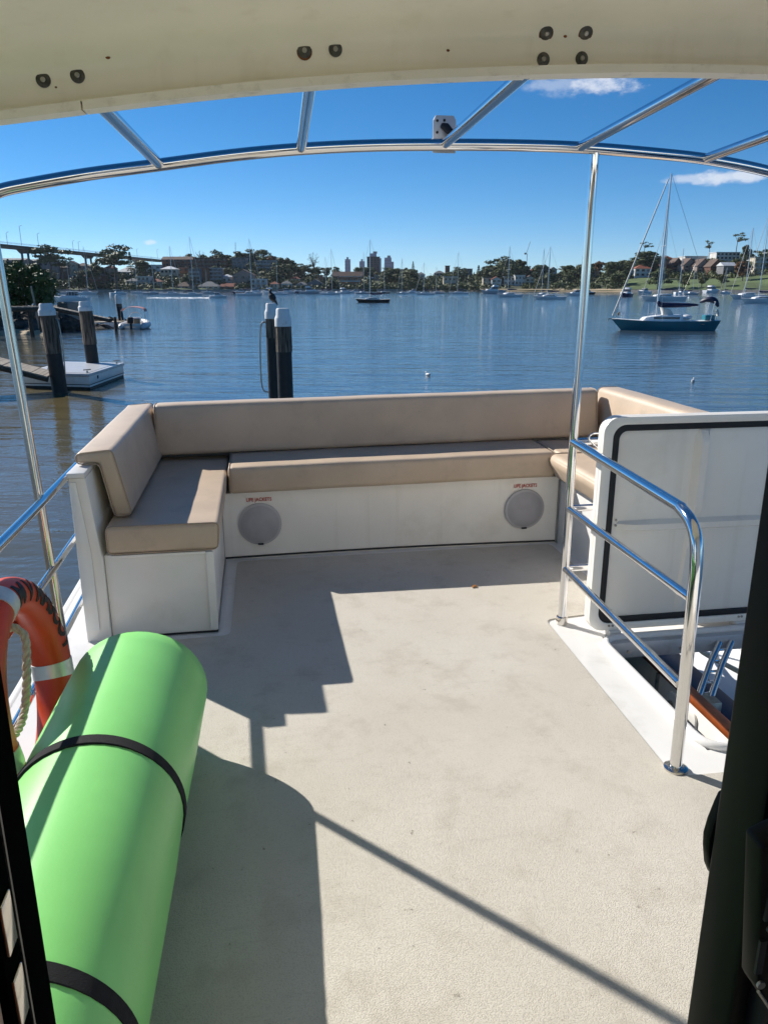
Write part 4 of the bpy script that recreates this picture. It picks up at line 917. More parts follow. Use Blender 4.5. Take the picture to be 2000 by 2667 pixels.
MB().tube([(L * .17, .5, dk), (L * .17, .5, dk + 1.5)], .03, 6).build('whip_aerial', 'mast', ty, local=True)

yacht(805, 653.5, 8.9, 15.0, 'black-hulled sloop moored alone in the middle of the bay', 'yacht_black', face=-1, rot=3, boom='sail_navy', roller=False, group=None)
yacht(1100, 642, 12, 18.0, 'white cutter moored left of the tall right post', 'yacht_white', -1, rot=32, roller=False)
yacht(1187, 647, 10.6, 15.5, 'white yacht with dark spray cover moored just left of the tall right post', 'yacht_white', -1, rot=6)
yacht(1171, 640, 9.5, 18.5, 'white yacht half hidden behind the dark-covered yacht', 'yacht_white', -1, rot=50, roller=False)
yacht(1432, 650, 13.5, 21.5, 'large white ketch moored directly behind the teal sloop', 'yacht_white', -1, rot=10, mast2=14)
yacht(1643, 655, 11.5, 21.0, 'white sloop at the right edge with two close masts behind', 'yacht_white', -1, rot=12)
yacht(1612, 646, 14.0, 21.5, 'white multihull yacht behind the sloop at the right edge', 'yacht_white', -1, rot=20)
yacht(1598, 631, 10, 26.0, 'far yacht with tall white furled sail in front of the park', 'yacht_white', -1, rot=5)
yacht(1565, 634, 9, 14.0, 'far sloop in front of the round green bushes of the park', 'yacht_white', -1, rot=30)
yacht(1492, 637, 9, 14.0, 'far white sloop just right of the teal sloop mast', 'yacht_grey', 1, rot=15)
yacht(991, 635.5, 10.5, 20.5, 'white sloop standing alone off the sandy beach', 'yacht_white', -1, rot=0)
yacht(918, 637, 9.5, 14.5, 'white sloop left of the pair before the mangroves', 'yacht_white', -1, rot=4)
yacht(944, 634.5, 8.5, 14.0, 'grey sloop right of the pair before the mangroves', 'yacht_grey', -1, rot=0, roller=False)
yacht(870, 635.5, 8, 17.5, 'white sloop to the right of the black-hulled sloop', 'yacht_white', -1, rot=40)
yacht(784, 635, 9, 21.0, 'far sloop with tall mast left of the black-hulled sloop', 'yacht_grey', 1, rot=20, roller=False)
yacht(828, 634, 8, 16.0, 'far dark sloop behind the stern of the black-hulled sloop', 'yacht_black', 1, rot=10, roller=False)
yacht(714, 637, 10.5, 20.5, 'white sloop before the orange brick flats', 'yacht_white', 1, rot=5)
yacht(702, 635, 9.5, 18.5, 'grey sloop immediately left of the sloop before the orange flats', 'yacht_grey', 1, rot=12, roller=False)
yacht(540, 639, 12, 23.0, 'long white sloop left of the cormorant pile', 'yacht_white', 1, rot=-3)
yacht(603, 637, 9, 17.0, 'white sloop right of the cormorant pile', 'yacht_white', -1, rot=4, roller=False)
yacht(415, 639, 10, 24.0, 'white sloop with tall mast ahead of the speedboat wake', 'yacht_white', 1, rot=5)
yacht(371, 638, 11, 21.0, 'white sloop moored below the long brick flats', 'yacht_white', 1, rot=-4)
yacht(331, 636, 10, 18.0, 'grey sloop moored below the white terrace houses', 'yacht_grey', 1, rot=8)
yacht(300, 634, 9, 18.0, 'far white sloop left of the grey sloop by the lawn', 'yacht_white', -1, rot=10, roller=False)
yacht(188, 636, 11.5, 22.5, 'white sloop moored right of the cabin cruiser', 'yacht_white', 1, rot=5)
yacht(150, 634, 9.0, 18.0, 'far sloop seen behind the bow of the cabin cruiser', 'yacht_grey', 1, rot=14, roller=False)
yacht(450, 634, 9, 13.0, 'far sloop below the orange brick tower', 'yacht_grey', -1, rot=-20, roller=False)
cruiser(156, 652, 9.2, 'white cabin cruiser with dark windscreen moored by the mangrove', face=-1, rot=-4, group=None)
cruiser(258, 637, 8.5, 'white runabout cruiser before the green lawn', face=1, rot=35)
cruiser(520, 635, 9.0, 'dark-hulled cruiser left of the long white sloop', 'yacht_navy', face=-1, rot=5)
cruiser(551, 634, 9.5, 'white cruiser behind the long white sloop', face=1, rot=20)
cruiser(579, 635, 9.5, 'white flybridge cruiser just left of the cormorant', face=-1, rot=-35, fly=True)
cruiser(621, 634.5, 9.5, 'low white cruiser below the red roofed houses', face=1, rot=4)
cruiser(645, 633.5, 9.0, 'navy cruiser below the grey gabled houses', 'yacht_navy', face=-1)
cruiser(671, 635, 12, 'long grey cruiser left of the two sloops', 'yacht_grey', face=1, rot=3, fly=True)
cruiser(744, 634.5, 9.5, 'white flybridge cruiser right of the orange flats', face=1, rot=25, fly=True)
cruiser(766, 633.5, 8.0, 'small white cruiser left of the tall-masted far sloop', face=-1, rot=5)
cruiser(892, 633.5, 8.0, 'small white cruiser before the dark mangrove shore', face=-1, rot=8)
cruiser(1064, 634.5, 13.5, 'long grey flybridge cruiser off the beach', 'yacht_grey', face=-1, rot=4, fly=True)
cruiser(1243, 639, 8.5, 'white cruiser partly hidden by the tall right post', face=-1, rot=12)
cruiser(1270, 636, 8.0, 'dark cruiser just right of the tall right post', 'yacht_black', face=1, rot=5)
cruiser(1351, 641, 10.5, 'navy-hulled cruiser with white top left of the teal sloop', 'yacht_navy', face=-1, rot=55, fly=True)
cruiser(1390, 634, 10, 'white cruiser between navy cruiser and teal sloop mast', face=-1, rot=30)
cruiser(1474, 636, 9.0, 'white cruiser seen over the stern boom of the teal sloop', face=1, rot=10)
cruiser(1537, 633, 13, 'white flybridge cruiser above the teal sloop stern', face=1, rot=28, fly=True)
cruiser(1585, 631, 10.5, 'boat under a rounded white canvas cover near the park', face=1, rot=5, cover='yacht_white')
sp_ = cruiser(473, 644, 6.4, 'speedboat running to the right with a long white wake', face=1, rot=3, group=None)
mb = MB(); pts = [(x, 643.7 + .25 * math.sin(x * .2)) for x in range(318, 466, 3)]
up_ = [onwater(x, y - .15 - .15 * random.random()) + Vector((0, 0, .02)) for x, y in pts]; mid_ = [onwater(x, y) + Vector((0, 0, .08 + .12 * random.random())) for x, y in pts]; lo_ = [onwater(x, y + .15 + .2 * random.random()) + Vector((0, 0, .02)) for x, y in pts]
mb.grid([up_, mid_, lo_]); tag(mb.build('boat_wake', 'foam_white', smooth=True, normals=False), 'long white foam wake trailing behind the speedboat', 'wake', kind='stuff')

# inflatable with bimini and outboard
ib = thing('inflatable_boat', onwater(295, 709), 'grey inflatable boat with pinkish bimini and black outboard', 'dinghy', rz=-YAW + R(90) + R(6))
k = 1.0
for s in (1, -1): MB().tube(smooth_path([(-2.1, s * 1.02, .22), (-1.0, s * 1.05, .28), (.8, s * 1.0, .34), (1.8, s * .6, .5), (2.3, 0, .6)], 4), [.16, .24, .3, .31, .31, .31, .31, .31, .31, .31, .31, .31, .30, .28, .26, .25, .24], 12).build('tube', 'tube_grey', ib, local=True, smooth=True)
MB().prism([(-.85, .3), (-.7, -.1), (0, -.25), (.7, -.1), (.85, .3)], 'x', -1.7, 1.6).build('hull', 'gelcoat', ib, local=True, bevel=.04)
MB().box((-.3, -.5, .3), (.35, .5, 1.05)).build('console', 'gelcoat', ib, local=True, bevel=.06)
for y0 in (-.62, .05): MB().box((-1.25, y0, .35), (-.75, y0 + .55, .95)).build('seat', 'seat_tan', ib, local=True, bevel=.08)
MB().tube(arcpts((.30, 0, 1.0), .62, 0, math.pi, 14, (0, 1, 0), (-.15, 0, .85)), .02, 6).build('windscreen_frame', 'steel', ib, local=True, smooth=True)
fr_ = MB()
for xx, lean in ((-.9, -.25), (.2, .15)): fr_.tube(smooth_path([(xx, -1.12, .4), (xx + lean, -1.12, 1.55), (xx + lean, -.85, 1.92), (xx + lean, 0, 2.02), (xx + lean, .85, 1.92), (xx + lean, 1.12, 1.55), (xx, 1.12, .4)], 4), .022, 6)
fr_.build('bimini_frame', 'steel', ib, local=True, smooth=True)
mb = MB(); mb.grid([[(xx, 1.12 * math.sin(R(a)), 1.52 + .52 * math.cos(R(a)) ** .6 + .04 * math.sin(xx * 3)) for a in range(-86, 87, 8)] for xx in (-1.2, -.8, -.3, .2, .4)]); mb.build('bimini', 'bimini', ib, local=True, smooth=True)
ob_ = MB().box((-2.55, -.24, .55), (-2.05, .24, 1.15)); ob_.build('outboard_cowl', 'black_rubber', ib, local=True, bevel=.10)
MB().box((-2.40, -.10, -.4), (-2.15, .10, .56)).build('outboard_leg', 'black_rubber', ib, local=True, bevel=.03)
MB().box((-1.95, -.8, .25), (-1.80, .8, .52)).build('transom', 'gelcoat', ib, local=True, bevel=.02)
HAZE = .00004
# ================================================================== buildings on the far shore
for nm, c in dict(brick=(.135, .055, .035), orange_brick=(.33, .12, .05), render_white=(.58, .57, .54), render_cream=(.52, .46, .36), render_grey=(.20, .20, .21), render_pink=(.36, .26, .21), roof_red=(.27, .085, .05), roof_brown=(.10, .06, .045), roof_grey=(.17, .175, .18), roof_white=(.68, .69, .70), balcony=(.45, .45, .44), bridge=(.20, .19, .18), crane=(.30, .30, .30), tower_blue=(.035, .10, .24), tower_dark=(.02, .06, .15), tower_red=(.13, .05, .05)).items():
    M(nm, c, .75, var=.14, vscale=.35)
def ground_hit(x, y):
    for k in range(0, 76):
        d = shore(x) + 2 + k * 2
        if at(x, y, d).z <= ground(x, d): return d
    return shore(x) + RIDGE
HOUSES = []; HLAB = []
WIN = {}
def window_mesh(w_, h_):
    key = (round(w_, 1), round(h_, 1))
    if key not in WIN:
        mb = MB(); mb.box((-w_ / 2, -.06, 0), (w_ / 2, .05, h_)); WIN[key] = mb.mesh('window'); WIN[key].materials.append(MATS['glass_dark'])
    return WIN[key]
def house(x0, x1, yt, yb, label, wall='render_white', roof='hip', rmat='roof_red', floors=2, cols=3, rot=0, cat='house', name='house', balc=False, dist=None, rh=None, group=None, win=True, depth=None):
    xm = (x0 + x1) / 2; d = dist or ground_hit(xm, yb); p = at(xm, yb, d)
    sc_ = PX / 2000 * d * .965
    W = (x1 - x0) * sc_; H = (yb - yt) * sc_ * 1.02; Dp = depth or min(14, max(7, W * .8))
    HOUSES.append((x0 - 1, x1 + 1, yt, yb, d)); HLAB.append(label)
    t = thing(name, (p.x, p.y, p.z), label, cat, group, -YAW + R(rot))
    W *= 1 / max(.8, math.cos(R(rot)))
    rh = rh if rh is not None else (min(W, Dp) * .28 if roof in ('hip', 'gable', 'side') else .35)
    hw = H - (rh if roof in ('hip', 'gable', 'side') else 0)
    hw = max(hw, H * .45)
    MB().box((-W / 2, 0, -6), (W / 2, Dp, hw)).build('wall', wall, t, local=True)
    e = .45
    if roof == 'hip':
        mb = MB(); rg = max(0, W / 2 - Dp / 2) ; mb.add([(-W / 2 - e, -e, hw - .1), (W / 2 + e, -e, hw - .1), (W / 2 + e, Dp + e, hw - .1), (-W / 2 - e, Dp + e, hw - .1), (-rg - .01, Dp / 2, hw + rh), (rg + .01, Dp / 2, hw + rh)], [(0, 1, 5, 4), (1, 2, 5), (2, 3, 4, 5), (3, 0, 4), (3, 2, 1, 0)])
    elif roof == 'gable':
        mb = MB().prism([(-W / 2 - e, hw - .25), (0, hw + rh + .25), (W / 2 + e, hw - .25), (W / 2 + e, hw), (0, hw + rh + .5), (-W / 2 - e, hw)], 'y', -e, Dp + e)
        MB().prism([(-W / 2, hw), (W / 2, hw), (0, hw + rh)], 'y', .0, Dp).build('gable', wall, t, local=True)
    elif roof == 'side':
        mb = MB().prism([(-e, hw - .2), (Dp / 2, hw + rh), (Dp + e, hw - .2)], 'x', -W / 2 - e, W / 2 + e)
    else:
        mb = MB().box((-W / 2 - e, -e, hw), (W / 2 + e, Dp + e, hw + .35))
    mb.build('roof', rmat, t, local=True)
    if win:
        fh = hw / floors; cw = W / cols
        for f in range(floors):
            for c in range(cols):
                ww, wh = min(cw * .55, 2.6), min(fh * .5, 1.7)
                o = bpy.data.objects.new('window', window_mesh(ww, wh)); COL.objects.link(o); o.parent = t; o.location = (-W / 2 + cw * (c + .5), 0, f * fh + fh * .32)
            if balc:
                MB().box((-W / 2 * .96, -1.3, f * fh + .0), (W / 2 * .96, -.002, f * fh + .22)).build('balcony_slab', 'balcony', t, local=True)
                MB().box((-W / 2 * .96, -1.32, f * fh + .221), (W / 2 * .96, -1.27, f * fh + fh * .30)).build('balustrade', 'balcony', t, local=True)
    return t
house(-5, 52, 560, 574, 'long low grey-roofed shed under the left end of the bridge', 'render_grey', 'side', 'roof_grey', 1, 6, cat='shed', name='shed', rh=1.5)
house(60, 107, 562, 578, 'second grey-roofed shed right of the first under the bridge', 'render_grey', 'side', 'roof_grey', 1, 4, rot=-15, cat='shed', name='shed', rh=1.5)
house(123, 147, 574, 590, 'brown-roofed house left of the cream gable house', 'brick', 'hip', 'roof_brown', 1, 2)
house(146, 166, 568, 590, 'cream gable-fronted house below the bridge pier', 'render_cream', 'gable', 'roof_brown', 2, 2)
house(168, 192, 571, 592, 'pink-brown house with wide hipped roof right of the gable house', 'render_pink', 'hip', 'roof_brown', 2, 2)
house(112, 126, 583, 604, 'pale narrow house beside the mangrove top', 'render_white', 'flat', 'roof_grey', 2, 1)
house(128, 158, 596, 606, 'long low pale house above the moored cabin cruiser', 'render_white', 'flat', 'roof_grey', 1, 4)
house(185, 222, 590, 618, 'dark brick house half hidden by the gum trees', 'brick', 'hip', 'roof_brown', 2, 3)
house(229, 251, 578, 614, 'tall pinkish house left of the white modern house', 'render_pink', 'hip', 'roof_red', 3, 2)
house(254, 298, 579, 596, 'white modern house with pale roof under the tall gum', 'render_white', 'hip', 'roof_white', 1, 4)
house(298, 347, 575, 594, 'white flat-roofed house with dark windows left of the brick flats', 'render_white', 'flat', 'roof_white', 2, 4, rot=8)
house(275, 298, 603, 620, 'white waterside house with grey roof left of the lawn terraces', 'render_white', 'hip', 'roof_grey', 2, 3)
house(299, 324, 600, 620, 'white balconied house in the middle of the lawn terraces', 'render_white', 'flat', 'roof_white', 2, 3, balc=True)
house(326, 350, 604, 620, 'cream waterside house with red roof right of the lawn terraces', 'render_cream', 'hip', 'roof_red', 1, 3)
house(349, 382, 578, 604, 'cream pavilion with low pale roof below the long brick flats', 'render_cream', 'hip', 'roof_white', 2, 4, rh=2.2)
house(353, 420, 557, 584, 'long dark brick flats along the ridge', 'brick', 'side', 'roof_brown', 3, 9, cat='flats', name='apartment_block', rh=2.5)
house(422, 488, 560, 584, 'second dark brick flats right of the long brick flats', 'brick', 'flat', 'roof_brown', 3, 8, cat='flats', name='apartment_block', rot=10)
house(388, 409, 580, 598, 'small orange brick block below the long brick flats', 'orange_brick', 'flat', 'roof_grey', 2, 2, cat='flats', name='apartment_block')
house(410, 434, 584, 614, 'grey balconied flats left of the orange brick tower', 'render_grey', 'flat', 'roof_grey', 4, 3, cat='flats', name='apartment_block', balc=True)
house(435, 452, 581, 612, 'narrow orange brick stair tower of the balconied flats', 'orange_brick', 'flat', 'roof_grey', 4, 1, cat='flats', name='apartment_block', win=False)
house(453, 480, 583, 612, 'pale balconied flats right of the orange brick tower', 'render_grey', 'flat', 'roof_white', 4, 3, cat='flats', name='apartment_block', balc=True)
house(480, 501, 594, 611, 'small white house with pale hip roof beside the balconied flats', 'render_white', 'hip', 'roof_white', 1, 2)
house(503, 533, 560, 586, 'grey-blue flats half hidden among the hilltop trees', 'render_grey', 'flat', 'roof_grey', 4, 3, cat='flats', name='apartment_block')
house(554, 594, 566, 587, 'pale banded flats among the hilltop trees', 'render_grey', 'flat', 'roof_white', 3, 5, cat='flats', name='apartment_block', balc=True)
house(504, 548, 586, 616, 'beige gabled house behind the long white sloop', 'render_pink', 'gable', 'roof_brown', 2, 3)
house(543, 575, 605, 624, 'bright white two-storey house by the water', 'render_white', 'flat', 'roof_white', 2, 3, balc=True)
house(380, 418, 612, 624, 'low brown-roofed boathouse behind the sloop with tall mast', 'render_pink', 'hip', 'roof_brown', 1, 4, name='boathouse', cat='boathouse')
house(428, 472, 612, 625, 'low pale-roofed boathouse below the orange brick tower', 'render_cream', 'hip', 'roof_grey', 1, 4, name='boathouse', cat='boathouse')
house(478, 506, 613, 625, 'red-brown boathouse at the water left of the dark-hulled cruiser', 'brick', 'side', 'roof_red', 1, 3, name='boathouse', cat='boathouse')
house(584, 602, 609, 623, 'small orange-roofed house behind the cormorant', 'render_cream', 'hip', 'roof_red', 1, 2)
house(627, 648, 598, 611, 'red-roofed house among trees right of the cormorant', 'render_cream', 'hip', 'roof_red', 1, 2)
house(608, 630, 608, 624, 'white house with grey hip roof below the red-roofed house', 'render_white', 'hip', 'roof_grey', 1, 2)
house(640, 663, 610, 624, 'cream house with grey roof beside the twin grey gables', 'render_cream', 'hip', 'roof_grey', 1, 2)
house(664, 698, 606, 624, 'grey house with long grey roof left of the orange flats', 'render_grey', 'gable', 'roof_grey', 1, 3)
house(684, 697, 596, 608, 'small orange brick block above the long grey roof', 'orange_brick', 'flat', 'roof_brown', 2, 1)
house(719, 783, 588, 607, 'wide orange brick flats with brown roof and chimneys', 'orange_brick', 'side', 'roof_brown', 2, 6, cat='flats', name='apartment_block', rh=4)
house(735, 780, 600, 620, 'lower orange brick flats with pale balcony in front', 'orange_brick', 'flat', 'roof_white', 2, 5, cat='flats', name='apartment_block', balc=True)
house(808, 820, 590, 606, 'small cream house behind the mast of the black-hulled sloop', 'render_cream', 'hip', 'roof_red', 1, 1)
house(901, 918, 589, 602, 'small white house alone among the dark trees in the middle', 'render_white', 'hip', 'roof_grey', 1, 2)
house(938, 960, 586, 603, 'grey-roofed house right of the small white house', 'render_grey', 'hip', 'roof_grey', 2, 2)
house(958, 985, 600, 619, 'pale flat-roofed house behind the lone beach sloop', 'render_cream', 'flat', 'roof_white', 2, 3)
house(962, 971, 576, 592, 'narrow brick block rising above the middle trees', 'brick', 'flat', 'roof_brown', 2, 1)
house(1004, 1020, 582, 592, 'dark grey house on the ridge left of the big round tree', 'render_grey', 'flat', 'roof_grey', 1, 2)
house(1043, 1061, 602, 620, 'pale two-storey house left of the orange-roofed gable', 'render_cream', 'flat', 'roof_grey', 2, 2)
house(1062, 1082, 600, 620, 'white gable-fronted house with orange roof by the beach', 'render_white', 'gable', 'roof_red', 2, 2)
house(1088, 1111, 600, 617, 'white modern beach house right of the orange-roofed gable', 'render_white', 'flat', 'roof_white', 2, 3)
house(1112, 1133, 597, 617, 'tall white beach house in the middle of the white row', 'render_white', 'flat', 'roof_white', 2, 3)
house(1134, 1154, 598, 617, 'cream gabled beach house at the right end of the row', 'render_cream', 'gable', 'roof_brown', 2, 2)
house(1143, 1156, 581, 590, 'orange-roofed house high above the white beach row', 'render_cream', 'hip', 'roof_red', 1, 1)
house(1187, 1202, 579, 590, 'white gable high on the ridge left of the tall post', 'render_white', 'gable', 'roof_grey', 1, 1)
house(1275, 1295, 581, 598, 'beige gable under the rust-coloured tree', 'render_pink', 'gable', 'roof_brown', 1, 2)
house(1371, 1404, 575, 599, 'white house with red hip roof left of the teal sloop mast', 'render_white', 'hip', 'roof_red', 2, 3)
house(1425, 1449, 556, 584, 'dark red-roofed house left of the brick townhouse row', 'brick', 'hip', 'roof_red', 2, 2)
for i, (a, b) in enumerate(((1449, 1473), (1473, 1503), (1503, 1532), (1532, 1560))):
    house(a, b, 563 + i, 596 - i * .3, ['brick townhouse gable nearest the teal sloop mast', 'second brick townhouse gable right of the teal sloop mast', 'third brick townhouse gable right of the teal sloop mast', 'rightmost brick townhouse gable beside the white roof'][i], 'render_pink' if i in (1, 2) else 'brick', 'gable', 'roof_brown', 3, 2, rot=14, cat='townhouse', name='townhouse', group='row of brick townhouses above the park', rh=5)
house(1480, 1524, 556, 568, 'white flat-roofed building behind the brick townhouses', 'render_white', 'flat', 'roof_white', 1, 4, cat='building', name='building')
house(1560, 1588, 571, 597, 'dark house with wide white sloping roof right of the townhouses', 'render_grey', 'side', 'roof_white', 1, 4, rot=12)
house(1548, 1594, 548, 562, 'white building high on the right hill', 'render_white', 'flat', 'roof_white', 2, 6, cat='building', name='building')
house(1628, 1656, 562, 592, 'pale balconied flats at the right edge of the hill', 'render_cream', 'flat', 'roof_grey', 3, 3, cat='flats', name='apartment_block', balc=True)

# city towers far behind
def tower(x0, x1, yt, label, mats, step=0.0):
    d = 3600.0; p = at((x0 + x1) / 2, 600, d); zt = at((x0 + x1) / 2, yt, d).z; W = (x1 - x0) * PX / 2000 * d
    t = thing('office_tower', (p.x, p.y, WATER), label, 'tower', 'city towers on the skyline', -YAW)
    MB().box((-W / 2, 0, 0), (W / 2 - step * W, W * .8, zt - WATER)).build('shaft', mats, t, local=True)
    if step: MB().box((W / 2 - step * W + .3, 4, 0), (W / 2, W * .8, (zt - WATER) * .86)).build('lower_wing', 'tower_dark', t, local=True)
    k = 9
    for i in range(1, k): 
        z = (zt - WATER) * i / k; MB().box((-W / 2 - .4, -.6, z), (W / 2 - step * W + .4, -.1, z + 4)).build('floor_band', 'tower_dark', t, local=True)
    MB().box((-W * .2, W * .2, zt - WATER + .1), (W * .15, W * .5, zt - WATER + 9)).build('plant_room', 'tower_dark', t, local=True)
tower(746, 757, 560, 'leftmost pale blue city tower on the skyline', 'tower_blue'); tower(777, 788, 564.5, 'lowest blue city tower left of the tallest', 'tower_blue')
tower(799, 823, 547.5, 'tallest blue city tower behind the black sloop mast', 'tower_blue', .4); tower(831, 850, 556.5, 'blue city tower right of the tallest one', 'tower_blue', .25)
house(793, 820, 557, 580, 'dark red apartment block in front of the tallest city tower', 'tower_red', 'flat', 'tower_red', 5, 4, cat='flats', name='apartment_block', dist=1100, depth=25)
# construction crane and mast on the ridge
cr = thing('tower_crane', at(1137, 575, 1000), 'thin tower crane beyond the big tree on the ridge', 'crane', rz=-YAW)
zc = at(1137, 548, 1000).z - at(1137, 575, 1000).z
MB().tube([(0, 0, -12), (0, 0, zc)], .35, 5).build('tower', 'crane', cr, local=True); MB().tube([(-1, 0, zc), (3.2, 0, zc + 14)], .28, 5).build('jib', 'crane', cr, local=True); MB().box((-3.5, -1, zc - 1), (-1, 1, zc + 1)).build('counterweight', 'crane', cr, local=True)
def aerial(x, y0, y1, d, label):
    a, b = at(x, y1, d), at(x, y0, d); m_ = MB(); m_.tube([a, b], [.28, .12], 6); 
    for f in (.55, .75, .9): c = a.lerp(b, f); m_.tube([c - RT * .8, c + RT * .8], .08, 5)
    tag(m_.build('radio_mast', 'crane'), label, 'mast')
aerial(509, 523, 552, 720, 'thin radio mast above the hilltop trees'); aerial(390, 552, 562, 760, 'left short aerial on the long brick flats'); aerial(398, 553, 562, 760, 'right short aerial on the long brick flats')

# ================================================================== bridge
bd = thing('road_bridge', at(100, 560, 560), 'long concrete road viaduct descending behind the left shore trees', 'bridge')
ZB = at(8, 531.5, 500).z
b0, b1 = at(-330, 531, 430), at(352, 562.5, 820); b0.z = ZB + 2.5; b1.z = at(352, 562, 820).z
ax_ = (b1 - b0); an = Vector((-ax_.y, ax_.x, 0)).normalized()
def bp(f): return b0 + ax_ * f
def beam(mb, z0, z1, wd, f0=0, f1=1.0):
    a, b = bp(f0), bp(f1); n_ = an * wd
    return mb.add([a - n_ + Vector((0, 0, z0)), b - n_ + Vector((0, 0, z0)), b + n_ + Vector((0, 0, z0)), a + n_ + Vector((0, 0, z0)), a - n_ + Vector((0, 0, z1)), b - n_ + Vector((0, 0, z1)), b + n_ + Vector((0, 0, z1)), a + n_ + Vector((0, 0, z1))], [(3, 2, 1, 0), (4, 5, 6, 7), (0, 1, 5, 4), (1, 2, 6, 5), (2, 3, 7, 6), (3, 0, 4, 7)])
beam(MB(), -1.9, -.7, 5).build('girder', 'bridge', bd); beam(MB(), -.698, -.25, 7).build('road_deck', 'bridge', bd)
mb = MB()
for s in (1, -1):
    for h in (.5, 1.0): mb.tube([bp(0) + an * 6.8 * s + Vector((0, 0, h)), bp(1) + an * 6.8 * s + Vector((0, 0, h))], .10, 4)
mb.build('railing', 'bridge', bd)
def frac_at(x):
    lo, hi = 0., 1.
    for _ in range(40):
        m = (lo + hi) / 2; q = bp(m) - EYE; u = q.dot(RT) / q.dot(FW) * 2000 + 1000
        if u < x * PX: lo = m
        else: hi = m
    return lo
for x in (-90, 53, 190, 297):
    f = frac_at(x); p = bp(f); e = ax_.normalized()
    pm = MB().add([p + an * a + e * b + Vector((0, 0, z)) for z, w1, w2 in ((-4.2, 2.8, .9), (-1.92, 4.8, 1.2)) for a, b in ((-w1, -w2), (w1, -w2), (w1, w2), (-w1, w2))], [(3, 2, 1, 0), (4, 5, 6, 7), (0, 1, 5, 4), (1, 2, 6, 5), (2, 3, 7, 6), (3, 0, 4, 7)])
    cap_ = pm.build('pier_cap', 'bridge', bd)
    for a in (-2.0, 2.0): q = p + an * a; MB().tube([(q.x, q.y, -4), (q.x, q.y, p.z - 4.18)], .75, 8).build('pier_column', 'bridge', cap_, smooth=True)
for x, h in ((-40, 8), (22, 11), (43, 8), (60, 8), (181, 8), (193, 8), (315, 8), (324, 8)):
    p = bp(frac_at(x)) + an * (7.5 if int(x) % 2 else -7.5); lp = MB(); lp.tube([p, p + Vector((0, 0, h)), p + Vector((0, 0, h + .6)) - an * 1.6], .13, 5); lp.build('lamp_post', 'bridge', bd)

# ================================================================== trees
def leaf_quads(mb, c, rad, n, size, rs, shell=.55):
    for _ in range(n):
        while True:
            v = Vector((rs.gauss(0, 1), rs.gauss(0, 1), rs.gauss(0, 1)))
            if v.length > .01: break
        v.normalize(); k = shell + (1 - shell) * rs.random(); p = c + Vector((v.x * rad.x, v.y * rad.y, v.z * rad.z)) * k
        nrm = (v + Vector((rs.uniform(-.8, .8), rs.uniform(-.8, .8), rs.uniform(-.4, .9)))).normalized(); u = nrm.orthogonal().normalized(); q = nrm.cross(u); a = rs.uniform(0, 6.28)
        u, q = u * math.cos(a) + q * math.sin(a), q * math.cos(a) - u * math.sin(a); s = size * rs.uniform(.6, 1.4)
        mb.add([p - u * s - q * s * .55, p + u * s - q * s * .45, p + u * s * .9 + q * s * .6, p - u * s * .8 + q * s * .5], [(0, 1, 2, 3)])
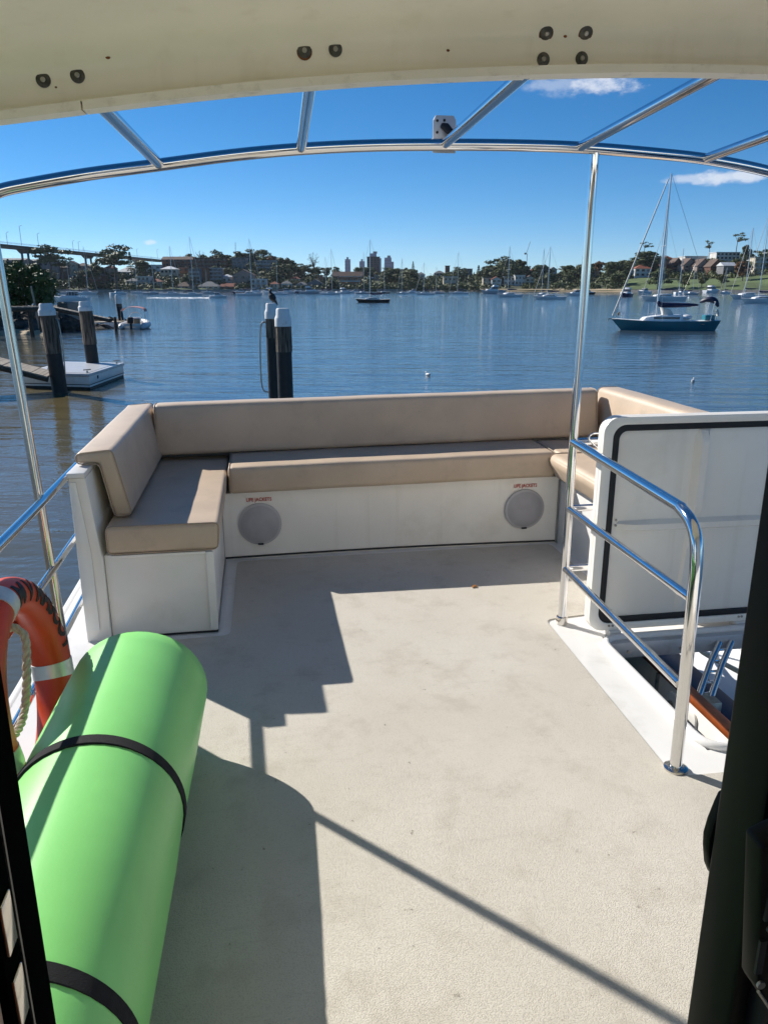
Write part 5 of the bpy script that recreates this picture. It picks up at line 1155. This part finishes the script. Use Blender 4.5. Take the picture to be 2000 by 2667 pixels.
def tree_meshes(kind, seed):
    rs = random.Random(seed); cr_ = MB(); tk = MB(); mat = 'leaf_dark'
    if kind == 'round':
        tk.tube([(0, 0, -.8), (.01, 0, .2), (.02, .01, .55)], [.028, .022, .012], 6)
        for i in range(15):
            a = rs.uniform(0, 6.28); rr_ = rs.uniform(.0, .34); z = rs.uniform(.28, .88); rr_ *= (1.15 - abs(z - .5))
            c = Vector((math.cos(a) * rr_, math.sin(a) * rr_, z)); r0 = rs.uniform(.10, .17)
            tk.tube([(.015, .005, max(.1, z - .25)), c], [.010, .004], 4); leaf_quads(cr_, c, Vector((r0, r0, r0 * .8)), 80, .032, rs)
        leaf_quads(cr_, Vector((0, 0, .55)), Vector((.28, .28, .35)), 260, .045, rs, .2)
    elif kind == 'gum':
        tk.tube([(0, 0, -.8), (.01, 0, .25), (-.02, .01, .5)], [.026, .022, .014], 6)
        for i in range(16):
            a = rs.uniform(0, 6.28); z = rs.uniform(.45, .95); rr_ = rs.uniform(.05, .46) * (1.2 - .6 * abs(z - .72) / .3)
            c = Vector((math.cos(a) * rr_, math.sin(a) * rr_, z - rr_ * .18)); r0 = rs.uniform(.11, .19)
            tk.tube([(-.01, .005, .42), c * .6 + Vector((0, 0, .22)), c], [.013, .009, .004], 4); leaf_quads(cr_, c, Vector((r0 * 1.25, r0 * 1.25, r0 * .55)), 100, .028, rs, .35)
    elif kind == 'pine':
        tk.tube([(0, 0, -.8), (0, 0, .95)], [.022, .005], 6)
        for i in range(11):
            z = .2 + .75 * i / 10; rr_ = .26 * (1.02 - z) + .02
            for k in range(6): a = k * 1.05 + i * .5; c = Vector((math.cos(a) * rr_ * .7, math.sin(a) * rr_ * .7, z - rr_ * .1)); leaf_quads(cr_, c, Vector((rr_ * .5, rr_ * .5, .035)), 22, .018, rs, .2)
    elif kind == 'umbrella':                                 # tall bare trunk, flat clumps on top
        tk.tube([(0, 0, -.8), (.02, 0, .4), (-.01, 0, .78)], [.02, .016, .01], 6)
        for i in range(9):
            a = rs.uniform(0, 6.28); rr_ = rs.uniform(.05, .34); z = rs.uniform(.68, .95); c = Vector((math.cos(a) * rr_, math.sin(a) * rr_, z))
            tk.tube([(0, 0, .62), c], [.010, .004], 4); leaf_quads(cr_, c, Vector((.12, .12, .045)), 60, .018, rs, .2)
    elif kind == 'bare':
        mat = 'leaf_bare'; tk.tube([(0, 0, -.6), (0, 0, .4)], [.025, .015], 6)
        for i in range(34):
            a = rs.uniform(0, 6.28); z = rs.uniform(.45, 1.0); rr_ = rs.uniform(.1, .36) * (1.3 - z * .6); c = Vector((math.cos(a) * rr_, math.sin(a) * rr_, z)); tk.tube([(0, 0, rs.uniform(.2, .4)), c * .55 + Vector((0, 0, .2)), c], [.010, .006, .002], 4); leaf_quads(cr_, c, Vector((.07, .07, .07)), 12, .012, rs, .2)
    c_ = cr_.mesh('crown', normals=False); t_ = tk.mesh('trunk', smooth=True, normals=False); t_.materials.append(MATS['bark']); return c_, t_, mat
TM = {}
for kind, n_ in (('round', 5), ('gum', 4), ('pine', 2), ('umbrella', 2), ('bare', 1)):
    TM[kind] = []
    for i in range(n_):
        c_, t_, m_ = tree_meshes(kind, i * 17 + len(kind)); c_.materials.append(MATS[m_])
        alt = c_.copy(); alt.materials.clear(); alt.materials.append(MATS['leaf_mid']); rust = c_.copy(); rust.materials.clear(); rust.materials.append(MATS['leaf_rust'])
        TM[kind].append((c_, t_, alt, rust))
def tree(x, dist, h, wid, kind, label, group=None, tone=0, zbase=None, seed=None, name='tree'):
    p = at(x, 600, dist); z = ground(x, dist) if zbase is None else zbase; rs = random.Random(seed if seed is not None else int(x * 7 + dist))
    c_, t_, alt, rust = TM[kind][rs.randrange(len(TM[kind]))]
    t = thing(name, (p.x, p.y, z), label, 'tree', group, rs.uniform(0, 6.28)); t.scale = (wid, wid, h)
    link('crown', (c_, alt, rust)[tone], None, t); link('trunk', t_, None, t); return t
def special(x, ytop, ybot, wpx, kind, label, dist=None, tone=0):
    d = dist or shore(x) + RIDGE * .8; zt = at(x, ytop, d).z; zb = at(x, ybot, d).z; h = zt - zb; W = wpx * PX / 2000 * d / .82
    tree(x, d, h, W, kind, label, None, tone, zb)
special(113, 526, 590, 60, 'gum', 'big spreading gum tree standing before the left end of the bridge', 540 + 20)
special(137, 548, 592, 34, 'gum', 'smaller gum tree right of the big gum under the bridge', 575)
special(250, 528, 600, 78, 'gum', 'broad layered gum tree in front of the bridge', 580)
special(285, 543, 592, 30, 'pine', 'pointed dark conifer right of the broad gum tree', 590)
special(310, 559, 595, 48, 'round', 'round dark tree below the bridge at its right end', 640)
special(205, 562, 612, 40, 'round', 'dark leafy tree between the pink-brown house and the broad gum', 590); special(170, 594, 626, 36, 'round', 'low dark tree by the water left of the tall pinkish house', 572)
special(412, 547, 575, 34, 'round', 'rounded tree top rising over the long brick flats', 760); special(437, 543, 572, 30, 'bare', 'leafless grey tree above the long brick flats', 760)
special(468, 538, 585, 44, 'gum', 'large open tree at the right end of the long brick flats', 750)
special(525, 541, 590, 60, 'round', 'dense dark hilltop tree below the radio mast', 745); special(563, 535, 588, 52, 'gum', 'highest spreading tree on the left hill', 745); special(590, 549, 590, 30, 'round', 'rusty autumn tree right of the highest hilltop tree', 735, 2)
special(612, 553, 600, 44, 'round', 'dark round tree right of the rusty hilltop tree', 735); special(678, 547, 590, 34, 'bare', 'rounded sparse grey tree alone on the skyline', 780)
special(892, 564, 590, 16, 'pine', 'small pointed pine on the skyline right of the city towers', 790)
special(1083, 551, 606, 50, 'gum', 'large round-topped tree above the white beach houses', 740); special(1126, 558, 612, 48, 'round', 'dense round tree right of the large round-topped tree', 730, 1); special(1033, 572, 620, 30, 'pine', 'dark cypress left of the large round-topped tree', 700)
special(1291, 561, 590, 26, 'round', 'rust-coloured autumn tree right of the tall post', 690, 2); special(1386, 521, 560, 34, 'umbrella', 'flat-topped pine left of the teal sloop mast', 690); special(1400, 537, 590, 64, 'round', 'large dark tree crown left of the teal sloop mast', 680)
special(1525, 518, 570, 30, 'umbrella', 'lone slender umbrella tree on the right skyline', 720); special(1583, 501, 560, 40, 'umbrella', 'tall umbrella-topped tree on the right skyline', 710); special(1604, 524, 570, 22, 'round', 'small round tree beside the tall umbrella-topped tree', 700)
special(1603, 560, 606, 34, 'round', 'brown autumn tree on the park behind the furled sail mast', 600, 2); special(1560, 590, 616, 26, 'round', 'round green bush-like tree on the park lawn', 580, 1); special(1517, 594, 618, 24, 'round', 'small green tree on the park lawn right of the sloop', 580, 1); special(1474, 592, 618, 30, 'round', 'leafy tree on the lawn below the townhouses', 582); special(1422, 580, 622, 50, 'round', 'broad dark tree just left of the teal sloop mast', 585)
special(1480, 598, 620, 20, 'round', 'small tree behind the boom of the teal sloop', 578, 1)
rs = random.Random(5); cnt = 0
def clear_of_houses(x, d, ztop, half):
    for x0, x1, yt, yb, hd in HOUSES:
        if d < hd + 4 and x + half * .55 > x0 and x - half * .55 < x1:
            if d > hd - 2: return False
            zt = at(x, yt + (yb - yt) * .42, d).z
            if ztop > zt: return False
    return True
def tree_label(x, d, h, kd, tn):
    i = min(range(len(HOUSES)), key=lambda k: max(HOUSES[k][0] - x, x - HOUSES[k][1], 0) + abs(HOUSES[k][4] - d) * .12)
    x0, x1, yt, yb, hd = HOUSES[i]; ref = HLAB[i].split()
    rel = 'just left of' if x < x0 else 'just right of' if x > x1 else 'behind' if d > hd else 'in front of'
    adj = ('tall' if h > 11 else 'small' if h < 7.5 else 'middling') + (' olive' if tn else ' dark') + {'gum': ' spreading', 'pine': ' pointed', 'round': ' rounded'}[kd]
    head = (adj + ' tree ' + rel + ' the').split(); room = 16 - len(head)
    if len(ref) > room:
        for k in range(min(room, len(ref)) - 1, 2, -1):
            if ref[k] in ('with', 'in', 'at', 'left', 'right', 'behind', 'beside', 'below', 'among', 'on', 'by', 'under', 'above', 'of', 'half', 'along', 'rising', 'high', 'alone'): ref = ref[:k]; break
        else: ref = ref[:room]
    return ' '.join(head + ref)
tries = 0
while cnt < 296 and tries < 12000:
    tries += 1
    x = rs.uniform(-80, 1880); f = rs.random() ** .75
    if 1345 < x < 1880 and f < .42: continue
    d = shore(x) + 4 + f * RIDGE * .98; h = rs.uniform(8, 15) * (.7 if f < .15 else 1)
    wm = h * rs.uniform(1.15, 1.75); half = wm * .4 / d * 2000 / PX; zt = ground(x, d) + h
    if zt > at(x, lerp_tab(SKY, x) - 1.5, d).z: h = max(4.5, at(x, lerp_tab(SKY, x), d).z - ground(x, d)); wm = max(wm, h * 1.2)
    if h > 16 or not clear_of_houses(x, d, ground(x, d) + h, half): continue
    cnt += 1; kd = rs.choices(('round', 'gum', 'pine'), (.7, .25, .05))[0]
    sd = 'left' if x < 640 else 'middle' if x < 1040 else 'right'
    tn = rs.choices((0, 1), (.65, .35))[0]
    tree(x, d, h, wm, kd, tree_label(x, d, h, kd, tn), 'trees on the far shore', tn, seed=cnt)
# understorey and mangrove fringe: one uncountable mass
mb = MB(); rs = random.Random(9); k = 0
while k < 1500:
    x = rs.uniform(-120, 1780); f = rs.random(); d = shore(x) + 3 + f * RIDGE
    if 1345 < x and f < .45: continue
    if 600 < x < 1030 and rs.random() < .5: f = rs.random() * .08; d = shore(x) + 2 + f * RIDGE
    s = rs.uniform(2.0, 4.4); 
    if not clear_of_houses(x, d, ground(x, d) + s * 1.3, 5): continue
    p = at(x, 600, d); leaf_quads(mb, Vector((p.x, p.y, ground(x, d) + s * .5)), Vector((s * 1.5, s * 1.5, s * .9)), 36, .75, rs, .4); k += 1
us = mb.build('understorey', 'leaf_dark', normals=False); tag(us, 'dark low shrubs and mangrove fringe filling the far shore', 'shrubs', kind='stuff')

# near mangrove at the left
mg = thing('mangrove_tree', Vector((*at(30, 660, 84).xy, WATER + 1)), 'big dense mangrove tree on the near left shore', 'tree')
mb = MB(); rs = random.Random(21); tk = MB(); c0 = Vector((*at(10, 640, 86).xy, 0)); fwd = Vector((FW.x, FW.y, 0)).normalized()
for i in range(260):
    x = rs.uniform(-190, 114); top_y = 567 + max(0, x - 62) ** 2 * .013 + max(0, -x - 40) * .02; yy = rs.uniform(top_y + 4, 655); dd = rs.uniform(80, 93)
    if x > 88: yy = max(yy, 590)
    c = at(x, yy, dd); s = rs.uniform(.45, .95)
    leaf_quads(mb, c, Vector((s, s, s * .8)), 110, .13, rs, .45)
    if i % 5 == 0: b = Vector((*at(x * .8, 660, dd).xy, WATER + .8)); tk.tube([b, b.lerp(c, .5) + Vector((.2, 0, .1)), c], [.12, .08, .03], 6)
mb.build('crown', 'leaf_mangrove', mg, normals=False); tk.build('trunk', 'bark', mg, smooth=True, normals=False)

# ================================================================== the air over the bay
hm = bpy.data.materials.new('haze'); hm.use_nodes = True; nt = hm.node_tree; nt.nodes.clear()
ho = nt.nodes.new('ShaderNodeOutputMaterial'); hv = nt.nodes.new('ShaderNodeVolumePrincipled'); hv.inputs['Density'].default_value = HAZE; hv.inputs['Color'].default_value = (.80, .88, 1.0, 1); hv.inputs['Anisotropy'].default_value = .2
nt.links.new(hv.outputs[0], ho.inputs['Volume']); MATS['haze'] = hm
tag(MB().box((-5200, -900, WATER - 6), (5200, 5600, 260)).build('haze', 'haze'), kind='stuff')
